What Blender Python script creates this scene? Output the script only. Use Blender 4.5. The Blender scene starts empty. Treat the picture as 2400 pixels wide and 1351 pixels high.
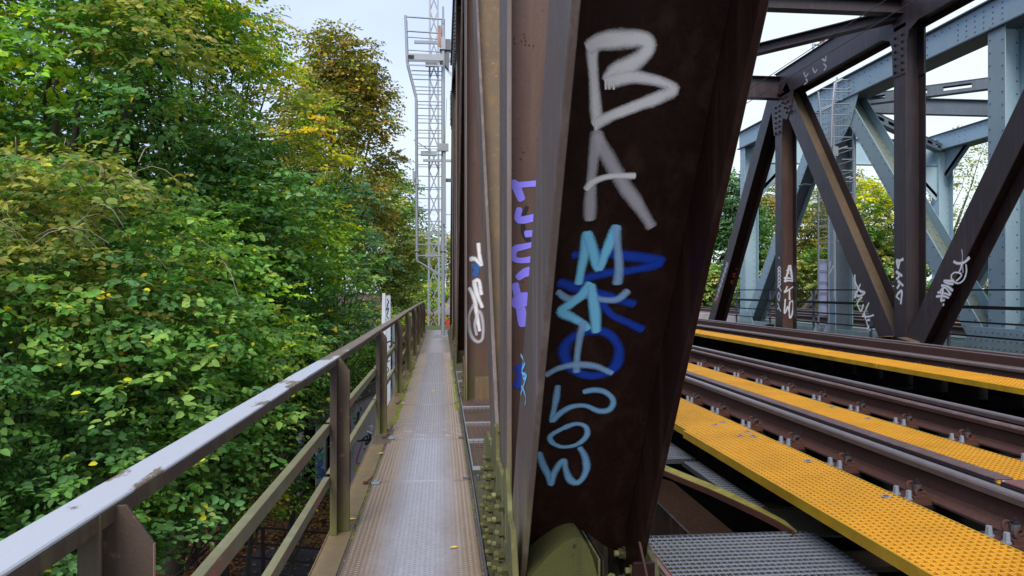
import bpy, math, random
import numpy as np
from mathutils import Vector, Matrix

random.seed(7)
SC = bpy.context.scene
COL = SC.collection

# ---------------------------------------------------------------- camera, sky, sun, exposure
F = 1700.0                       # focal length in photograph pixels (2400 wide)
CAMZ = 1.45
YAW = math.atan(165.0 / F)
PIT = math.atan(4.5 / F)
cam_d = bpy.data.cameras.new('camera')
cam_d.sensor_width = 36.0
cam_d.lens = 36.0 * F / 2400.0
cam_d.clip_start = 0.05
cam_d.clip_end = 2000.0
cam = bpy.data.objects.new('camera', cam_d)
COL.objects.link(cam)
cam.location = (0, 0, CAMZ)
cam.rotation_euler = (math.pi / 2 + PIT, 0, -YAW)
SC.camera = cam

world = bpy.data.worlds.new('World')
SC.world = world
world.use_nodes = True
wn = world.node_tree.nodes
wl = world.node_tree.links
wn.clear()
SUN_EL, SUN_AZ = math.radians(46), math.radians(196)     # azimuth from +Y towards +X
sky = wn.new('ShaderNodeTexSky')
sky.sky_type = 'NISHITA'
sky.sun_disc = False
sky.sun_elevation = SUN_EL
sky.sun_rotation = SUN_AZ
sky.air_density = 1.2
sky.dust_density = 2.0
bg_sky = wn.new('ShaderNodeBackground')
bg_sky.inputs[1].default_value = 0.05
wl.new(sky.outputs[0], bg_sky.inputs[0])
tc = wn.new('ShaderNodeTexCoord')
no = wn.new('ShaderNodeTexNoise')
no.inputs['Scale'].default_value = 1.6
no.inputs['Detail'].default_value = 4.0
no.inputs['Roughness'].default_value = 0.45
mp = wn.new('ShaderNodeMapping')
mp.inputs['Scale'].default_value = (1, 1, 2.4)
wl.new(tc.outputs['Generated'], mp.inputs[0])
wl.new(mp.outputs[0], no.inputs['Vector'])
sep = wn.new('ShaderNodeSeparateXYZ')
wl.new(tc.outputs['Generated'], sep.inputs[0])
ma = wn.new('ShaderNodeMath'); ma.operation = 'MULTIPLY_ADD'     # thinner cloud to the left, thicker to the right
wl.new(sep.outputs['X'], ma.inputs[0]); ma.inputs[1].default_value = 0.55
wl.new(no.outputs['Fac'], ma.inputs[2])
mz = wn.new('ShaderNodeMath'); mz.operation = 'MULTIPLY_ADD'     # whiter towards the horizon
wl.new(sep.outputs['Z'], mz.inputs[0]); mz.inputs[1].default_value = -0.75
wl.new(ma.outputs[0], mz.inputs[2])
cr = wn.new('ShaderNodeValToRGB')
cr.color_ramp.elements[0].position = 0.08
cr.color_ramp.elements[0].color = (0.40, 0.50, 0.80, 1)
cr.color_ramp.elements[1].position = 0.66
cr.color_ramp.elements[1].color = (0.70, 0.79, 0.82, 1)
e = cr.color_ramp.elements.new(0.36); e.color = (0.55, 0.645, 0.86, 1)
wl.new(mz.outputs[0], cr.inputs[0])
bg_c = wn.new('ShaderNodeBackground'); bg_c.inputs[1].default_value = 0.61
wl.new(cr.outputs[0], bg_c.inputs[0])
mixw = wn.new('ShaderNodeMixShader'); mixw.inputs[0].default_value = 0.88
wl.new(bg_sky.outputs[0], mixw.inputs[1]); wl.new(bg_c.outputs[0], mixw.inputs[2])
wo = wn.new('ShaderNodeOutputWorld')
wl.new(mixw.outputs[0], wo.inputs[0])

sun_d = bpy.data.lights.new('sun', 'SUN')
sun_d.energy = 1.5
sun_d.angle = math.radians(30)
sun_d.color = (1.0, 0.96, 0.9)
sun = bpy.data.objects.new('sun', sun_d)
COL.objects.link(sun)
sd = Vector((math.sin(SUN_AZ) * math.cos(SUN_EL), math.cos(SUN_AZ) * math.cos(SUN_EL), math.sin(SUN_EL)))
sun.rotation_euler = sd.to_track_quat('Z', 'Y').to_euler()

SC.view_settings.view_transform = 'Standard'
SC.view_settings.look = 'None'
SC.view_settings.exposure = 1.28
SC.view_settings.gamma = 1.0
SC.render.engine = 'CYCLES'
SC.cycles.max_bounces = 6
SC.cycles.diffuse_bounces = 4
SC.cycles.glossy_bounces = 2
SC.cycles.transmission_bounces = 3
SC.cycles.transparent_max_bounces = 10
SC.cycles.use_denoising = True
SC.cycles.caustics_reflective = False
SC.cycles.caustics_refractive = False

# ---------------------------------------------------------------- view ray helper: where a sight line meets a plane of the place
_c, _s = math.cos(YAW), math.sin(YAW)


def at(px, py, X=None, Y=None, Z=None):
    u = (px - 1200.0) / F
    v = (680.0 - py) / F
    d = Vector((_s + u * _c, _c - u * _s, v))
    if X is not None:
        t = X / d.x
    elif Y is not None:
        t = Y / d.y
    else:
        t = (Z - CAMZ) / d.z
    return Vector((d.x * t, d.y * t, CAMZ + d.z * t))


def at_plane(px, py, p, n):
    o = Vector((0, 0, CAMZ))
    u = (px - 1200.0) / F
    v = (680.0 - py) / F
    d = Vector((_s + u * _c, _c - u * _s, v))
    return o + d * ((p - o).dot(n) / d.dot(n))


# ---------------------------------------------------------------- materials
def _mat(name):
    m = bpy.data.materials.new(name)
    m.use_nodes = True
    nt = m.node_tree
    return m, nt, nt.nodes['Principled BSDF']


def N(nt, t, **kw):
    n = nt.nodes.new(t)
    for k, v in kw.items():
        if k in n.bl_rna.properties:
            setattr(n, k, v)
        else:
            n.inputs[k.replace('_', ' ')].default_value = v
    return n


def noise(nt, vec, scale, detail=4.0, rough=0.6, squash=None):
    n = N(nt, 'ShaderNodeTexNoise')
    n.inputs['Scale'].default_value = scale
    n.inputs['Detail'].default_value = detail
    n.inputs['Roughness'].default_value = rough
    if squash:
        m = N(nt, 'ShaderNodeMapping')
        m.inputs['Scale'].default_value = squash
        nt.links.new(vec, m.inputs[0]); vec = m.outputs[0]
    nt.links.new(vec, n.inputs['Vector'])
    return n.outputs['Fac']


def ramp(nt, fac, a, b, ca=(0, 0, 0, 1), cb=(1, 1, 1, 1)):
    r = N(nt, 'ShaderNodeValToRGB')
    r.color_ramp.elements[0].position = a; r.color_ramp.elements[0].color = ca
    r.color_ramp.elements[1].position = b; r.color_ramp.elements[1].color = cb
    nt.links.new(fac, r.inputs[0])
    return r.outputs[0]


def mix(nt, fac, a, b):
    m = N(nt, 'ShaderNodeMix', data_type='RGBA')
    if isinstance(fac, float):
        m.inputs[0].default_value = fac
    else:
        nt.links.new(fac, m.inputs[0])
    for k, v in ((6, a), (7, b)):
        if isinstance(v, tuple):
            m.inputs[k].default_value = (v[0], v[1], v[2], 1)
        else:
            nt.links.new(v, m.inputs[k])
    return m.outputs[2]


def math_n(nt, op, a, b=None, clamp=False):
    m = N(nt, 'ShaderNodeMath', operation=op, use_clamp=clamp)
    for k, v in ((0, a), (1, b)):
        if v is None:
            continue
        if isinstance(v, (int, float)):
            m.inputs[k].default_value = v
        else:
            nt.links.new(v, m.inputs[k])
    return m.outputs[0]


def pos(nt):
    return N(nt, 'ShaderNodeNewGeometry').outputs['Position']


def bump(nt, bs, h, strength, dist=0.01):
    b = N(nt, 'ShaderNodeBump')
    b.inputs['Strength'].default_value = strength
    b.inputs['Distance'].default_value = dist
    nt.links.new(h, b.inputs['Height'])
    nt.links.new(b.outputs[0], bs.inputs['Normal'])


def steel(name, c1, c2, rough=0.5, streak=None, sfac=0.5, moss=None, mz=(2.0, -0.6), mcut=(0.45, 0.7), speck=None, metal=0.0, bmp=0.25, spec=0.45):
    """weathered painted steel: broad tone drift, vertical rain streaks, specks, algae or painted shade set by height"""
    m, nt, bs = _mat(name)
    P = pos(nt)
    n1 = noise(nt, P, 1.7, 5)
    col = mix(nt, ramp(nt, n1, 0.35, 0.68), c1, c2)
    nf = noise(nt, P, 60, 3, 0.7)
    col = mix(nt, ramp(nt, nf, 0.3, 0.8), col, tuple(x * 0.72 for x in c1))
    if streak:
        n2 = noise(nt, P, 9, 4, 0.65, (1.4, 1.4, 0.1))
        f = math_n(nt, 'MULTIPLY', ramp(nt, n2, 0.5, 0.72), sfac)
        col = mix(nt, f, col, streak)
    if speck:
        n3 = noise(nt, P, 26, 3, 0.5)
        col = mix(nt, ramp(nt, n3, 0.66, 0.72), col, speck)
    if moss:
        sp = N(nt, 'ShaderNodeSeparateXYZ'); nt.links.new(P, sp.inputs[0])
        mr = N(nt, 'ShaderNodeMapRange'); nt.links.new(sp.outputs['Z'], mr.inputs[0])
        mr.inputs[1].default_value = mz[0]; mr.inputs[2].default_value = mz[1]
        n4 = noise(nt, P, 5, 6, 0.7, (1, 1, 0.35))
        f = math_n(nt, 'ADD', mr.outputs[0], math_n(nt, 'SUBTRACT', n4, 0.5))
        col = mix(nt, ramp(nt, f, mcut[0], mcut[1]), col, moss)
    nt.links.new(col, bs.inputs['Base Color'])
    n5 = noise(nt, P, 7, 5, 0.7)
    r = N(nt, 'ShaderNodeMapRange'); nt.links.new(n5, r.inputs[0])
    r.inputs[3].default_value = max(0.05, rough - 0.15); r.inputs[4].default_value = min(1, rough + 0.2)
    nt.links.new(r.outputs[0], bs.inputs['Roughness'])
    bs.inputs['Metallic'].default_value = metal
    bs.inputs['Specular IOR Level'].default_value = spec
    bump(nt, bs, noise(nt, P, 140, 3, 0.7), bmp, 0.004)
    return m


def plain(name, c, rough=0.6, metal=0.0, var=0.25, sc=8.0, spec=0.5):
    m, nt, bs = _mat(name)
    P = pos(nt)
    col = mix(nt, ramp(nt, noise(nt, P, sc, 5, 0.65), 0.3, 0.72), tuple(x * (1 - var) for x in c), tuple(min(1, x * (1 + var)) for x in c))
    nt.links.new(col, bs.inputs['Base Color'])
    bs.inputs['Roughness'].default_value = rough
    bs.inputs['Metallic'].default_value = metal
    bs.inputs['Specular IOR Level'].default_value = spec
    bump(nt, bs, noise(nt, P, 90, 3, 0.6), 0.2, 0.004)
    return m


M = {}
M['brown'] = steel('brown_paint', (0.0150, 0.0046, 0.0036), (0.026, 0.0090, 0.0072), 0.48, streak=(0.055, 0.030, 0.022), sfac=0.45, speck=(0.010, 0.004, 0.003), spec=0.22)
M['brown_lit'] = steel('brown_paint_lit', (0.150, 0.105, 0.090), (0.115, 0.078, 0.062), 0.62, streak=(0.26, 0.21, 0.20), sfac=0.6, moss=(0.21, 0.19, 0.055), mz=(1.9, -0.1), mcut=(0.55, 1.0))  # lit copy of the brown paint: light on outer faces put into the colour
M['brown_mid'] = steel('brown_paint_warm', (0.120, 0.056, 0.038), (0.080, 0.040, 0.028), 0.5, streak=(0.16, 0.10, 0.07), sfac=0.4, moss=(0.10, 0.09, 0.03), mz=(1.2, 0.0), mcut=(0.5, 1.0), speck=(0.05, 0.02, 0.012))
M['dusty'] = steel('dusty_olive_paint', (0.17, 0.115, 0.06), (0.13, 0.085, 0.052), 0.7, streak=(0.28, 0.15, 0.03), sfac=0.5, speck=(0.24, 0.20, 0.11), moss=(0.12, 0.11, 0.035), mz=(5.4, 7.4), mcut=(0.5, 0.9))
M['purple'] = steel('brown_paint_far', (0.038, 0.026, 0.028), (0.060, 0.040, 0.040), 0.4, streak=(0.095, 0.070, 0.066), sfac=0.45)
M['algae'] = steel('algae_covered_steel', (0.150, 0.142, 0.042), (0.060, 0.058, 0.020), 0.85, streak=(0.30, 0.29, 0.13), sfac=0.7, speck=(0.03, 0.028, 0.012), bmp=0.8)
M['algae_mid'] = steel('mottled_algae', (0.085, 0.085, 0.018), (0.045, 0.042, 0.012), 0.85, streak=(0.02, 0.018, 0.008), sfac=0.5, speck=(0.02, 0.018, 0.008), bmp=0.8)
M['algae_dark'] = steel('algae_stained_steel', (0.06, 0.055, 0.025), (0.11, 0.10, 0.03), 0.8, speck=(0.02, 0.02, 0.01), bmp=0.7)
M['blue'] = steel('light_blue_paint', (0.35, 0.51, 0.57), (0.43, 0.57, 0.61), 0.5, streak=(0.36, 0.42, 0.40), sfac=0.35, moss=(0.30, 0.33, 0.17), mz=(1.2, -0.4), mcut=(0.5, 1.0))
M['blue_dirty'] = steel('light_blue_paint_mossy', (0.24, 0.29, 0.24), (0.34, 0.36, 0.24), 0.7, streak=(0.12, 0.12, 0.08), sfac=0.5)
M['blue_grey'] = steel('grey_blue_paint', (0.10, 0.13, 0.16), (0.15, 0.18, 0.21), 0.6, streak=(0.06, 0.06, 0.05), sfac=0.4)
M['galv'] = steel('galvanised_steel', (0.38, 0.405, 0.44), (0.31, 0.335, 0.375), 0.45, streak=(0.30, 0.32, 0.34), sfac=0.35, metal=0.2)
M['galv_dark'] = steel('weathered_galvanised_steel', (0.13, 0.13, 0.14), (0.18, 0.18, 0.19), 0.45, streak=(0.10, 0.07, 0.05), sfac=0.4, metal=0.5)
M['rust'] = steel('rusty_steel', (0.13, 0.042, 0.02), (0.055, 0.025, 0.018), 0.8, speck=(0.25, 0.09, 0.03), bmp=0.7)
M['rust_pink'] = steel('faded_red_primer', (0.40, 0.22, 0.17), (0.25, 0.13, 0.10), 0.7, streak=(0.45, 0.40, 0.36), sfac=0.5)
M['railside'] = steel('rail_side_rust', (0.080, 0.030, 0.020), (0.110, 0.050, 0.036), 0.75, streak=(0.06, 0.03, 0.025), sfac=0.4)
M['railtop'] = plain('rail_running_surface', (0.30, 0.27, 0.265), 0.38, 0.6, 0.1)
M['railedge'] = plain('rail_head_side', (0.17, 0.125, 0.115), 0.45, 0.3, 0.15)
M['black'] = plain('black_steel', (0.012, 0.011, 0.012), 0.7)
M['sleeper'] = plain('tarred_sleeper', (0.006, 0.005, 0.005), 0.9, var=0.4, spec=0.2)
M['under'] = plain('dark_underside_steel', (0.012, 0.009, 0.008), 0.8, var=0.4, spec=0.2)
M['yellow'] = plain('yellow_grating_resin', (0.74, 0.365, 0.022), 0.55, 0, 0.13, 3)
M['yellow_dark'] = plain('yellow_grating_side', (0.50, 0.29, 0.014), 0.55, 0, 0.3, 4)
M['conc'] = steel('concrete', (0.46, 0.45, 0.44), (0.34, 0.33, 0.32), 0.9, streak=(0.08, 0.07, 0.06), sfac=0.7, bmp=0.6)
M['conc_dark'] = steel('weathered_coping', (0.13, 0.115, 0.10), (0.07, 0.06, 0.055), 0.9, streak=(0.05, 0.04, 0.03), sfac=0.6, speck=(0.18, 0.18, 0.1), bmp=0.8)
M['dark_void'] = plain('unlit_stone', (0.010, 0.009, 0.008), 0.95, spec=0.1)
M['path'] = steel('muddy_path', (0.075, 0.052, 0.045), (0.105, 0.082, 0.078), 0.8, speck=(0.22, 0.15, 0.08), bmp=0.8)
M['white'] = steel('white_board', (0.66, 0.69, 0.74), (0.55, 0.58, 0.63), 0.5, streak=(0.35, 0.36, 0.38), sfac=0.4)
M['lilac'] = plain('pale_lilac_panel', (0.40, 0.43, 0.62), 0.55, 0, 0.06)
M['bark'] = steel('bark', (0.060, 0.048, 0.034), (0.11, 0.095, 0.07), 0.9, streak=(0.03, 0.022, 0.015), sfac=0.6, bmp=0.9)
M['twig'] = plain('bare_twig', (0.26, 0.22, 0.15), 0.8)
M['ballast'] = steel('ballast_stone', (0.34, 0.29, 0.26), (0.20, 0.17, 0.15), 0.9, speck=(0.45, 0.40, 0.36), bmp=1.0)
M['grit'] = steel('grit_and_dirt', (0.15, 0.12, 0.085), (0.08, 0.065, 0.045), 0.95, speck=(0.33, 0.29, 0.24), bmp=1.0)
M['yellow_moss'] = plain('yellow_lichen_edge', (0.30, 0.25, 0.045), 0.8, 0, 0.4, 12)
M['flange_olive'] = plain('dusty_flange', (0.115, 0.105, 0.07), 0.7, 0, 0.3, 5)
M['moss'] = plain('bright_moss', (0.17, 0.19, 0.02), 0.95, 0, 0.4, 30)
M['redcloth'] = plain('red_plastic', (0.6, 0.03, 0.02), 0.5)
M['wire'] = plain('dark_wire', (0.06, 0.06, 0.07), 0.5)
M['paint_white'] = plain('white_sign_paint', (0.8, 0.8, 0.8), 0.5, 0, 0.03)
M['paint_black'] = plain('black_sign_paint', (0.02, 0.02, 0.02), 0.5)


def deck_mat():
    m, nt, bs = _mat('worn_tread_plate')
    P = pos(nt)
    sp = N(nt, 'ShaderNodeSeparateXYZ'); nt.links.new(P, sp.inputs[0])
    # walked strip: zinc shows where feet pass plus painted sky reflection, rust-brown film at the sides
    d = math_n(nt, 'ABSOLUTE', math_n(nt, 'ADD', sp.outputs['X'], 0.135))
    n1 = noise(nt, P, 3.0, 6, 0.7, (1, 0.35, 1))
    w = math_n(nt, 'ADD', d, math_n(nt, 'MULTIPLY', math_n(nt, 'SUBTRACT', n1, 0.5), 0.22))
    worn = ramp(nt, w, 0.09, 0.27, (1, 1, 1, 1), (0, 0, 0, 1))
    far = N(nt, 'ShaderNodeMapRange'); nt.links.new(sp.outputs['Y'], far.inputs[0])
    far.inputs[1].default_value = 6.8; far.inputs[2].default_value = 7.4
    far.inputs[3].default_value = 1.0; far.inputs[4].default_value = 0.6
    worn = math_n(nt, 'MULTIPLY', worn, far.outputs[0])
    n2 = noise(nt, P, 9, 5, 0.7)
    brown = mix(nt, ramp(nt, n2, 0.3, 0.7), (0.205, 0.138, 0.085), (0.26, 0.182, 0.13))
    zinc_sheen = mix(nt, ramp(nt, noise(nt, P, 22, 5, 0.7), 0.35, 0.7), (0.47, 0.455, 0.475), (0.36, 0.335, 0.345))
    col = mix(nt, worn, brown, zinc_sheen)
    # flaking pale paint on the third plate
    yb = N(nt, 'ShaderNodeMapRange'); nt.links.new(sp.outputs['Y'], yb.inputs[0])
    yb.inputs[1].default_value = 8.9; yb.inputs[2].default_value = 7.2
    yb2 = math_n(nt, 'GREATER_THAN', sp.outputs['Y'], 7.1)
    n3 = noise(nt, P, 12, 6, 0.75, (0.6, 1.6, 1))
    fl = math_n(nt, 'MULTIPLY', ramp(nt, n3, 0.56, 0.6), math_n(nt, 'MULTIPLY', yb.outputs[0], yb2), True)
    col = mix(nt, fl, col, (0.60, 0.61, 0.66))
    col = mix(nt, ramp(nt, noise(nt, P, 48, 3, 0.6), 0.72, 0.76), col, (0.5, 0.48, 0.42))
    nt.links.new(col, bs.inputs['Base Color'])
    r = N(nt, 'ShaderNodeMapRange'); nt.links.new(n2, r.inputs[0])
    r.inputs[3].default_value = 0.28; r.inputs[4].default_value = 0.55
    nt.links.new(r.outputs[0], bs.inputs['Roughness'])
    bs.inputs['Metallic'].default_value = 0.15
    bump(nt, bs, noise(nt, P, 160, 3, 0.7), 0.15, 0.003)
    return m


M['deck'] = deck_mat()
def loz_mat():
    m, nt, bs = _mat('tread_lozenge')
    P = pos(nt)
    sp = N(nt, 'ShaderNodeSeparateXYZ'); nt.links.new(P, sp.inputs[0])
    d = math_n(nt, 'ABSOLUTE', math_n(nt, 'ADD', sp.outputs['X'], 0.135))
    w = math_n(nt, 'ADD', d, math_n(nt, 'MULTIPLY', math_n(nt, 'SUBTRACT', noise(nt, P, 14, 4, 0.7), 0.5), 0.12))
    col = mix(nt, ramp(nt, w, 0.15, 0.24), (0.17, 0.17, 0.19), (0.36, 0.29, 0.21))
    nt.links.new(col, bs.inputs['Base Color'])
    bs.inputs['Roughness'].default_value = 0.5
    return m


M['lozenge'] = loz_mat()


def rail_top_mat():
    m, nt, bs = _mat('handrail_worn_top')
    P = pos(nt)
    n1 = noise(nt, P, 2.2, 6, 0.7, (3, 1, 1))
    sp = N(nt, 'ShaderNodeSeparateXYZ'); nt.links.new(P, sp.inputs[0])
    mr = N(nt, 'ShaderNodeMapRange'); nt.links.new(sp.outputs['Y'], mr.inputs[0])
    mr.inputs[1].default_value = 3.4; mr.inputs[2].default_value = 6.0
    mr.inputs[3].default_value = -0.05; mr.inputs[4].default_value = 0.28
    f = math_n(nt, 'ADD', n1, mr.outputs[0])
    col = mix(nt, ramp(nt, f, 0.545, 0.575), (0.52, 0.535, 0.58), (0.20, 0.145, 0.105))
    col = mix(nt, ramp(nt, noise(nt, P, 34, 5, 0.8), 0.66, 0.70), col, (0.12, 0.08, 0.06))
    col = mix(nt, ramp(nt, noise(nt, P, 16, 5, 0.7), 0.6, 0.72), col, (0.55, 0.56, 0.60))
    nt.links.new(col, bs.inputs['Base Color'])
    bs.inputs['Roughness'].default_value = 0.42
    bs.inputs['Metallic'].default_value = 0.1
    bump(nt, bs, noise(nt, P, 60, 4, 0.7), 0.2, 0.003)
    return m


M['railing_top'] = rail_top_mat()
M['railing'] = steel('railing_steel', (0.085, 0.055, 0.038), (0.055, 0.036, 0.028), 0.6, streak=(0.15, 0.13, 0.05), sfac=0.7, moss=(0.13, 0.13, 0.03), mz=(1.0, 0.0), mcut=(0.62, 1.0), speck=(0.17, 0.09, 0.06))
M['midrail'] = steel('algae_green_railing', (0.26, 0.245, 0.12), (0.17, 0.15, 0.085), 0.7, streak=(0.3, 0.3, 0.2), sfac=0.4)
def midrail_mat():
    m, nt, bs = _mat('stained_midrail')
    P = pos(nt)
    g = mix(nt, ramp(nt, noise(nt, P, 8, 5, 0.7), 0.3, 0.7), (0.20, 0.18, 0.10), (0.14, 0.115, 0.075))
    n = noise(nt, P, 1.6, 6, 0.75, (1, 1, 2.0))
    f = ramp(nt, n, 0.50, 0.64)
    g = mix(nt, f, g, (0.30, 0.10, 0.07))
    g = mix(nt, math_n(nt, 'MULTIPLY', f, ramp(nt, noise(nt, P, 30, 4, 0.7), 0.58, 0.64)), g, (0.50, 0.22, 0.16))
    nt.links.new(g, bs.inputs['Base Color'])
    bs.inputs['Roughness'].default_value = 0.75
    bump(nt, bs, noise(nt, P, 90, 3, 0.6), 0.3, 0.004)
    return m


M['midrail_face'] = midrail_mat()
M['midrail_red'] = steel('red_stained_railing', (0.36, 0.12, 0.075), (0.20, 0.14, 0.09), 0.7, speck=(0.5, 0.3, 0.2))
M['channel'] = steel('ochre_channel', (0.26, 0.18, 0.085), (0.17, 0.12, 0.065), 0.7, streak=(0.3, 0.26, 0.15), sfac=0.4, speck=(0.08, 0.06, 0.03))


def leaf_mat(name, transl=0.36, rough=0.62):
    m, nt, bs = _mat(name)
    a = N(nt, 'ShaderNodeAttribute'); a.attribute_name = 'leafcol'
    nt.links.new(a.outputs['Color'], bs.inputs['Base Color'])
    bs.inputs['Roughness'].default_value = rough
    bs.inputs['Specular IOR Level'].default_value = 0.2
    tr = N(nt, 'ShaderNodeBsdfTranslucent')
    g = N(nt, 'ShaderNodeMix', data_type='RGBA', blend_type='MULTIPLY')
    g.inputs[0].default_value = 1.0
    g.inputs[7].default_value = (1.3, 1.35, 0.6, 1)
    nt.links.new(a.outputs['Color'], g.inputs[6])
    nt.links.new(g.outputs[2], tr.inputs['Color'])
    ms = N(nt, 'ShaderNodeMixShader'); ms.inputs[0].default_value = transl
    nt.links.new(bs.outputs[0], ms.inputs[1]); nt.links.new(tr.outputs[0], ms.inputs[2])
    nt.links.new(ms.outputs[0], nt.nodes['Material Output'].inputs[0])
    return m


M['leaf'] = leaf_mat('leaves')


def spray(name, c, op=1.0, soft=(0.12, 0.85)):
    """spray paint: solid in the middle of the stroke, a speckled soft edge"""
    m, nt, bs = _mat(name)
    a = N(nt, 'ShaderNodeAttribute'); a.attribute_name = 'ink'
    P = pos(nt)
    n1 = noise(nt, P, 260, 2, 0.8)
    n2 = noise(nt, P, 9, 3, 0.6)
    f = math_n(nt, 'MULTIPLY', a.outputs['Fac'], 1.12)
    f = math_n(nt, 'ADD', f, math_n(nt, 'MULTIPLY', math_n(nt, 'SUBTRACT', n1, 0.5), 0.55))
    f = math_n(nt, 'ADD', f, math_n(nt, 'MULTIPLY', math_n(nt, 'SUBTRACT', n2, 0.5), 0.7))
    f = math_n(nt, 'MULTIPLY', ramp(nt, f, soft[0], soft[1]), op)
    f = math_n(nt, 'MULTIPLY', f, ramp(nt, a.outputs['Fac'], 0.0, 0.12))
    bs.inputs['Base Color'].default_value = (c[0], c[1], c[2], 1)
    bs.inputs['Roughness'].default_value = 0.6
    nt.links.new(f, bs.inputs['Alpha'])
    return m


M['galv_rust'] = steel('rust_filmed_grating', (0.20, 0.12, 0.105), (0.11, 0.055, 0.045), 0.6, metal=0.1)
M['rust_brown'] = steel('dull_rail_brown', (0.12, 0.062, 0.050), (0.17, 0.105, 0.092), 0.45, streak=(0.3, 0.27, 0.27), sfac=0.3)
M['primer'] = steel('scuffed_red_primer', (0.22, 0.09, 0.075), (0.17, 0.07, 0.06), 0.6, speck=(0.6, 0.56, 0.5))
M['railedge_dark'] = steel('guard_side', (0.045, 0.032, 0.035), (0.07, 0.05, 0.055), 0.45)
M['leaf_yellow'] = plain('fallen_leaf', (0.75, 0.50, 0.08), 0.6)
M['girder_web'] = steel('stained_girder_web', (0.085, 0.036, 0.022), (0.05, 0.024, 0.016), 0.7, streak=(0.20, 0.15, 0.06), sfac=1.0, moss=(0.012, 0.010, 0.008), mz=(-0.05, 0.2), mcut=(0.4, 0.75))  # near-black top band is shade under the flange, put into the colour
M['rust_dark'] = steel('dark_rusty_pipe', (0.035, 0.018, 0.014), (0.06, 0.03, 0.022), 0.7)
M['white2'] = steel('scribbled_board', (0.50, 0.54, 0.62), (0.40, 0.44, 0.52), 0.5, streak=(0.3, 0.32, 0.36), sfac=0.4)

M['s_white'] = spray('white_spray', (0.85, 0.83, 0.84), 0.95, (0.2, 0.95))
M['s_thin'] = spray('thin_white_spray', (0.78, 0.74, 0.80), 0.55, (0.25, 1.05))
M['s_blue'] = spray('light_blue_spray', (0.22, 0.66, 0.95), 0.97)
M['s_blue2'] = spray('soft_blue_spray', (0.24, 0.50, 0.78), 0.85, (0.18, 1.0))
M['s_pale'] = spray('pale_blue_spray', (0.34, 0.58, 0.88), 0.72, (0.2, 1.0))
M['s_navy'] = spray('dark_blue_spray', (0.006, 0.06, 0.50), 0.85, (0.3, 1.1))
M['s_violet'] = spray('violet_paint', (0.28, 0.23, 0.95), 1.0, (0.05, 0.25))
M['s_black'] = spray('black_spray', (0.01, 0.01, 0.012), 0.9)
M['s_red'] = spray('red_spray', (0.55, 0.12, 0.07), 0.7)
M['s_pink'] = spray('magenta_spray', (0.6, 0.03, 0.16), 0.95)
M['s_teal'] = spray('teal_spray', (0.05, 0.35, 0.4), 0.8)
M['s_yellow'] = spray('yellow_spray', (0.6, 0.6, 0.05), 0.8)
M['s_grey'] = spray('grey_spray', (0.12, 0.12, 0.12), 0.8)
M['s_mid'] = spray('mid_blue_spray', (0.03, 0.12, 0.36), 0.9)


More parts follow.
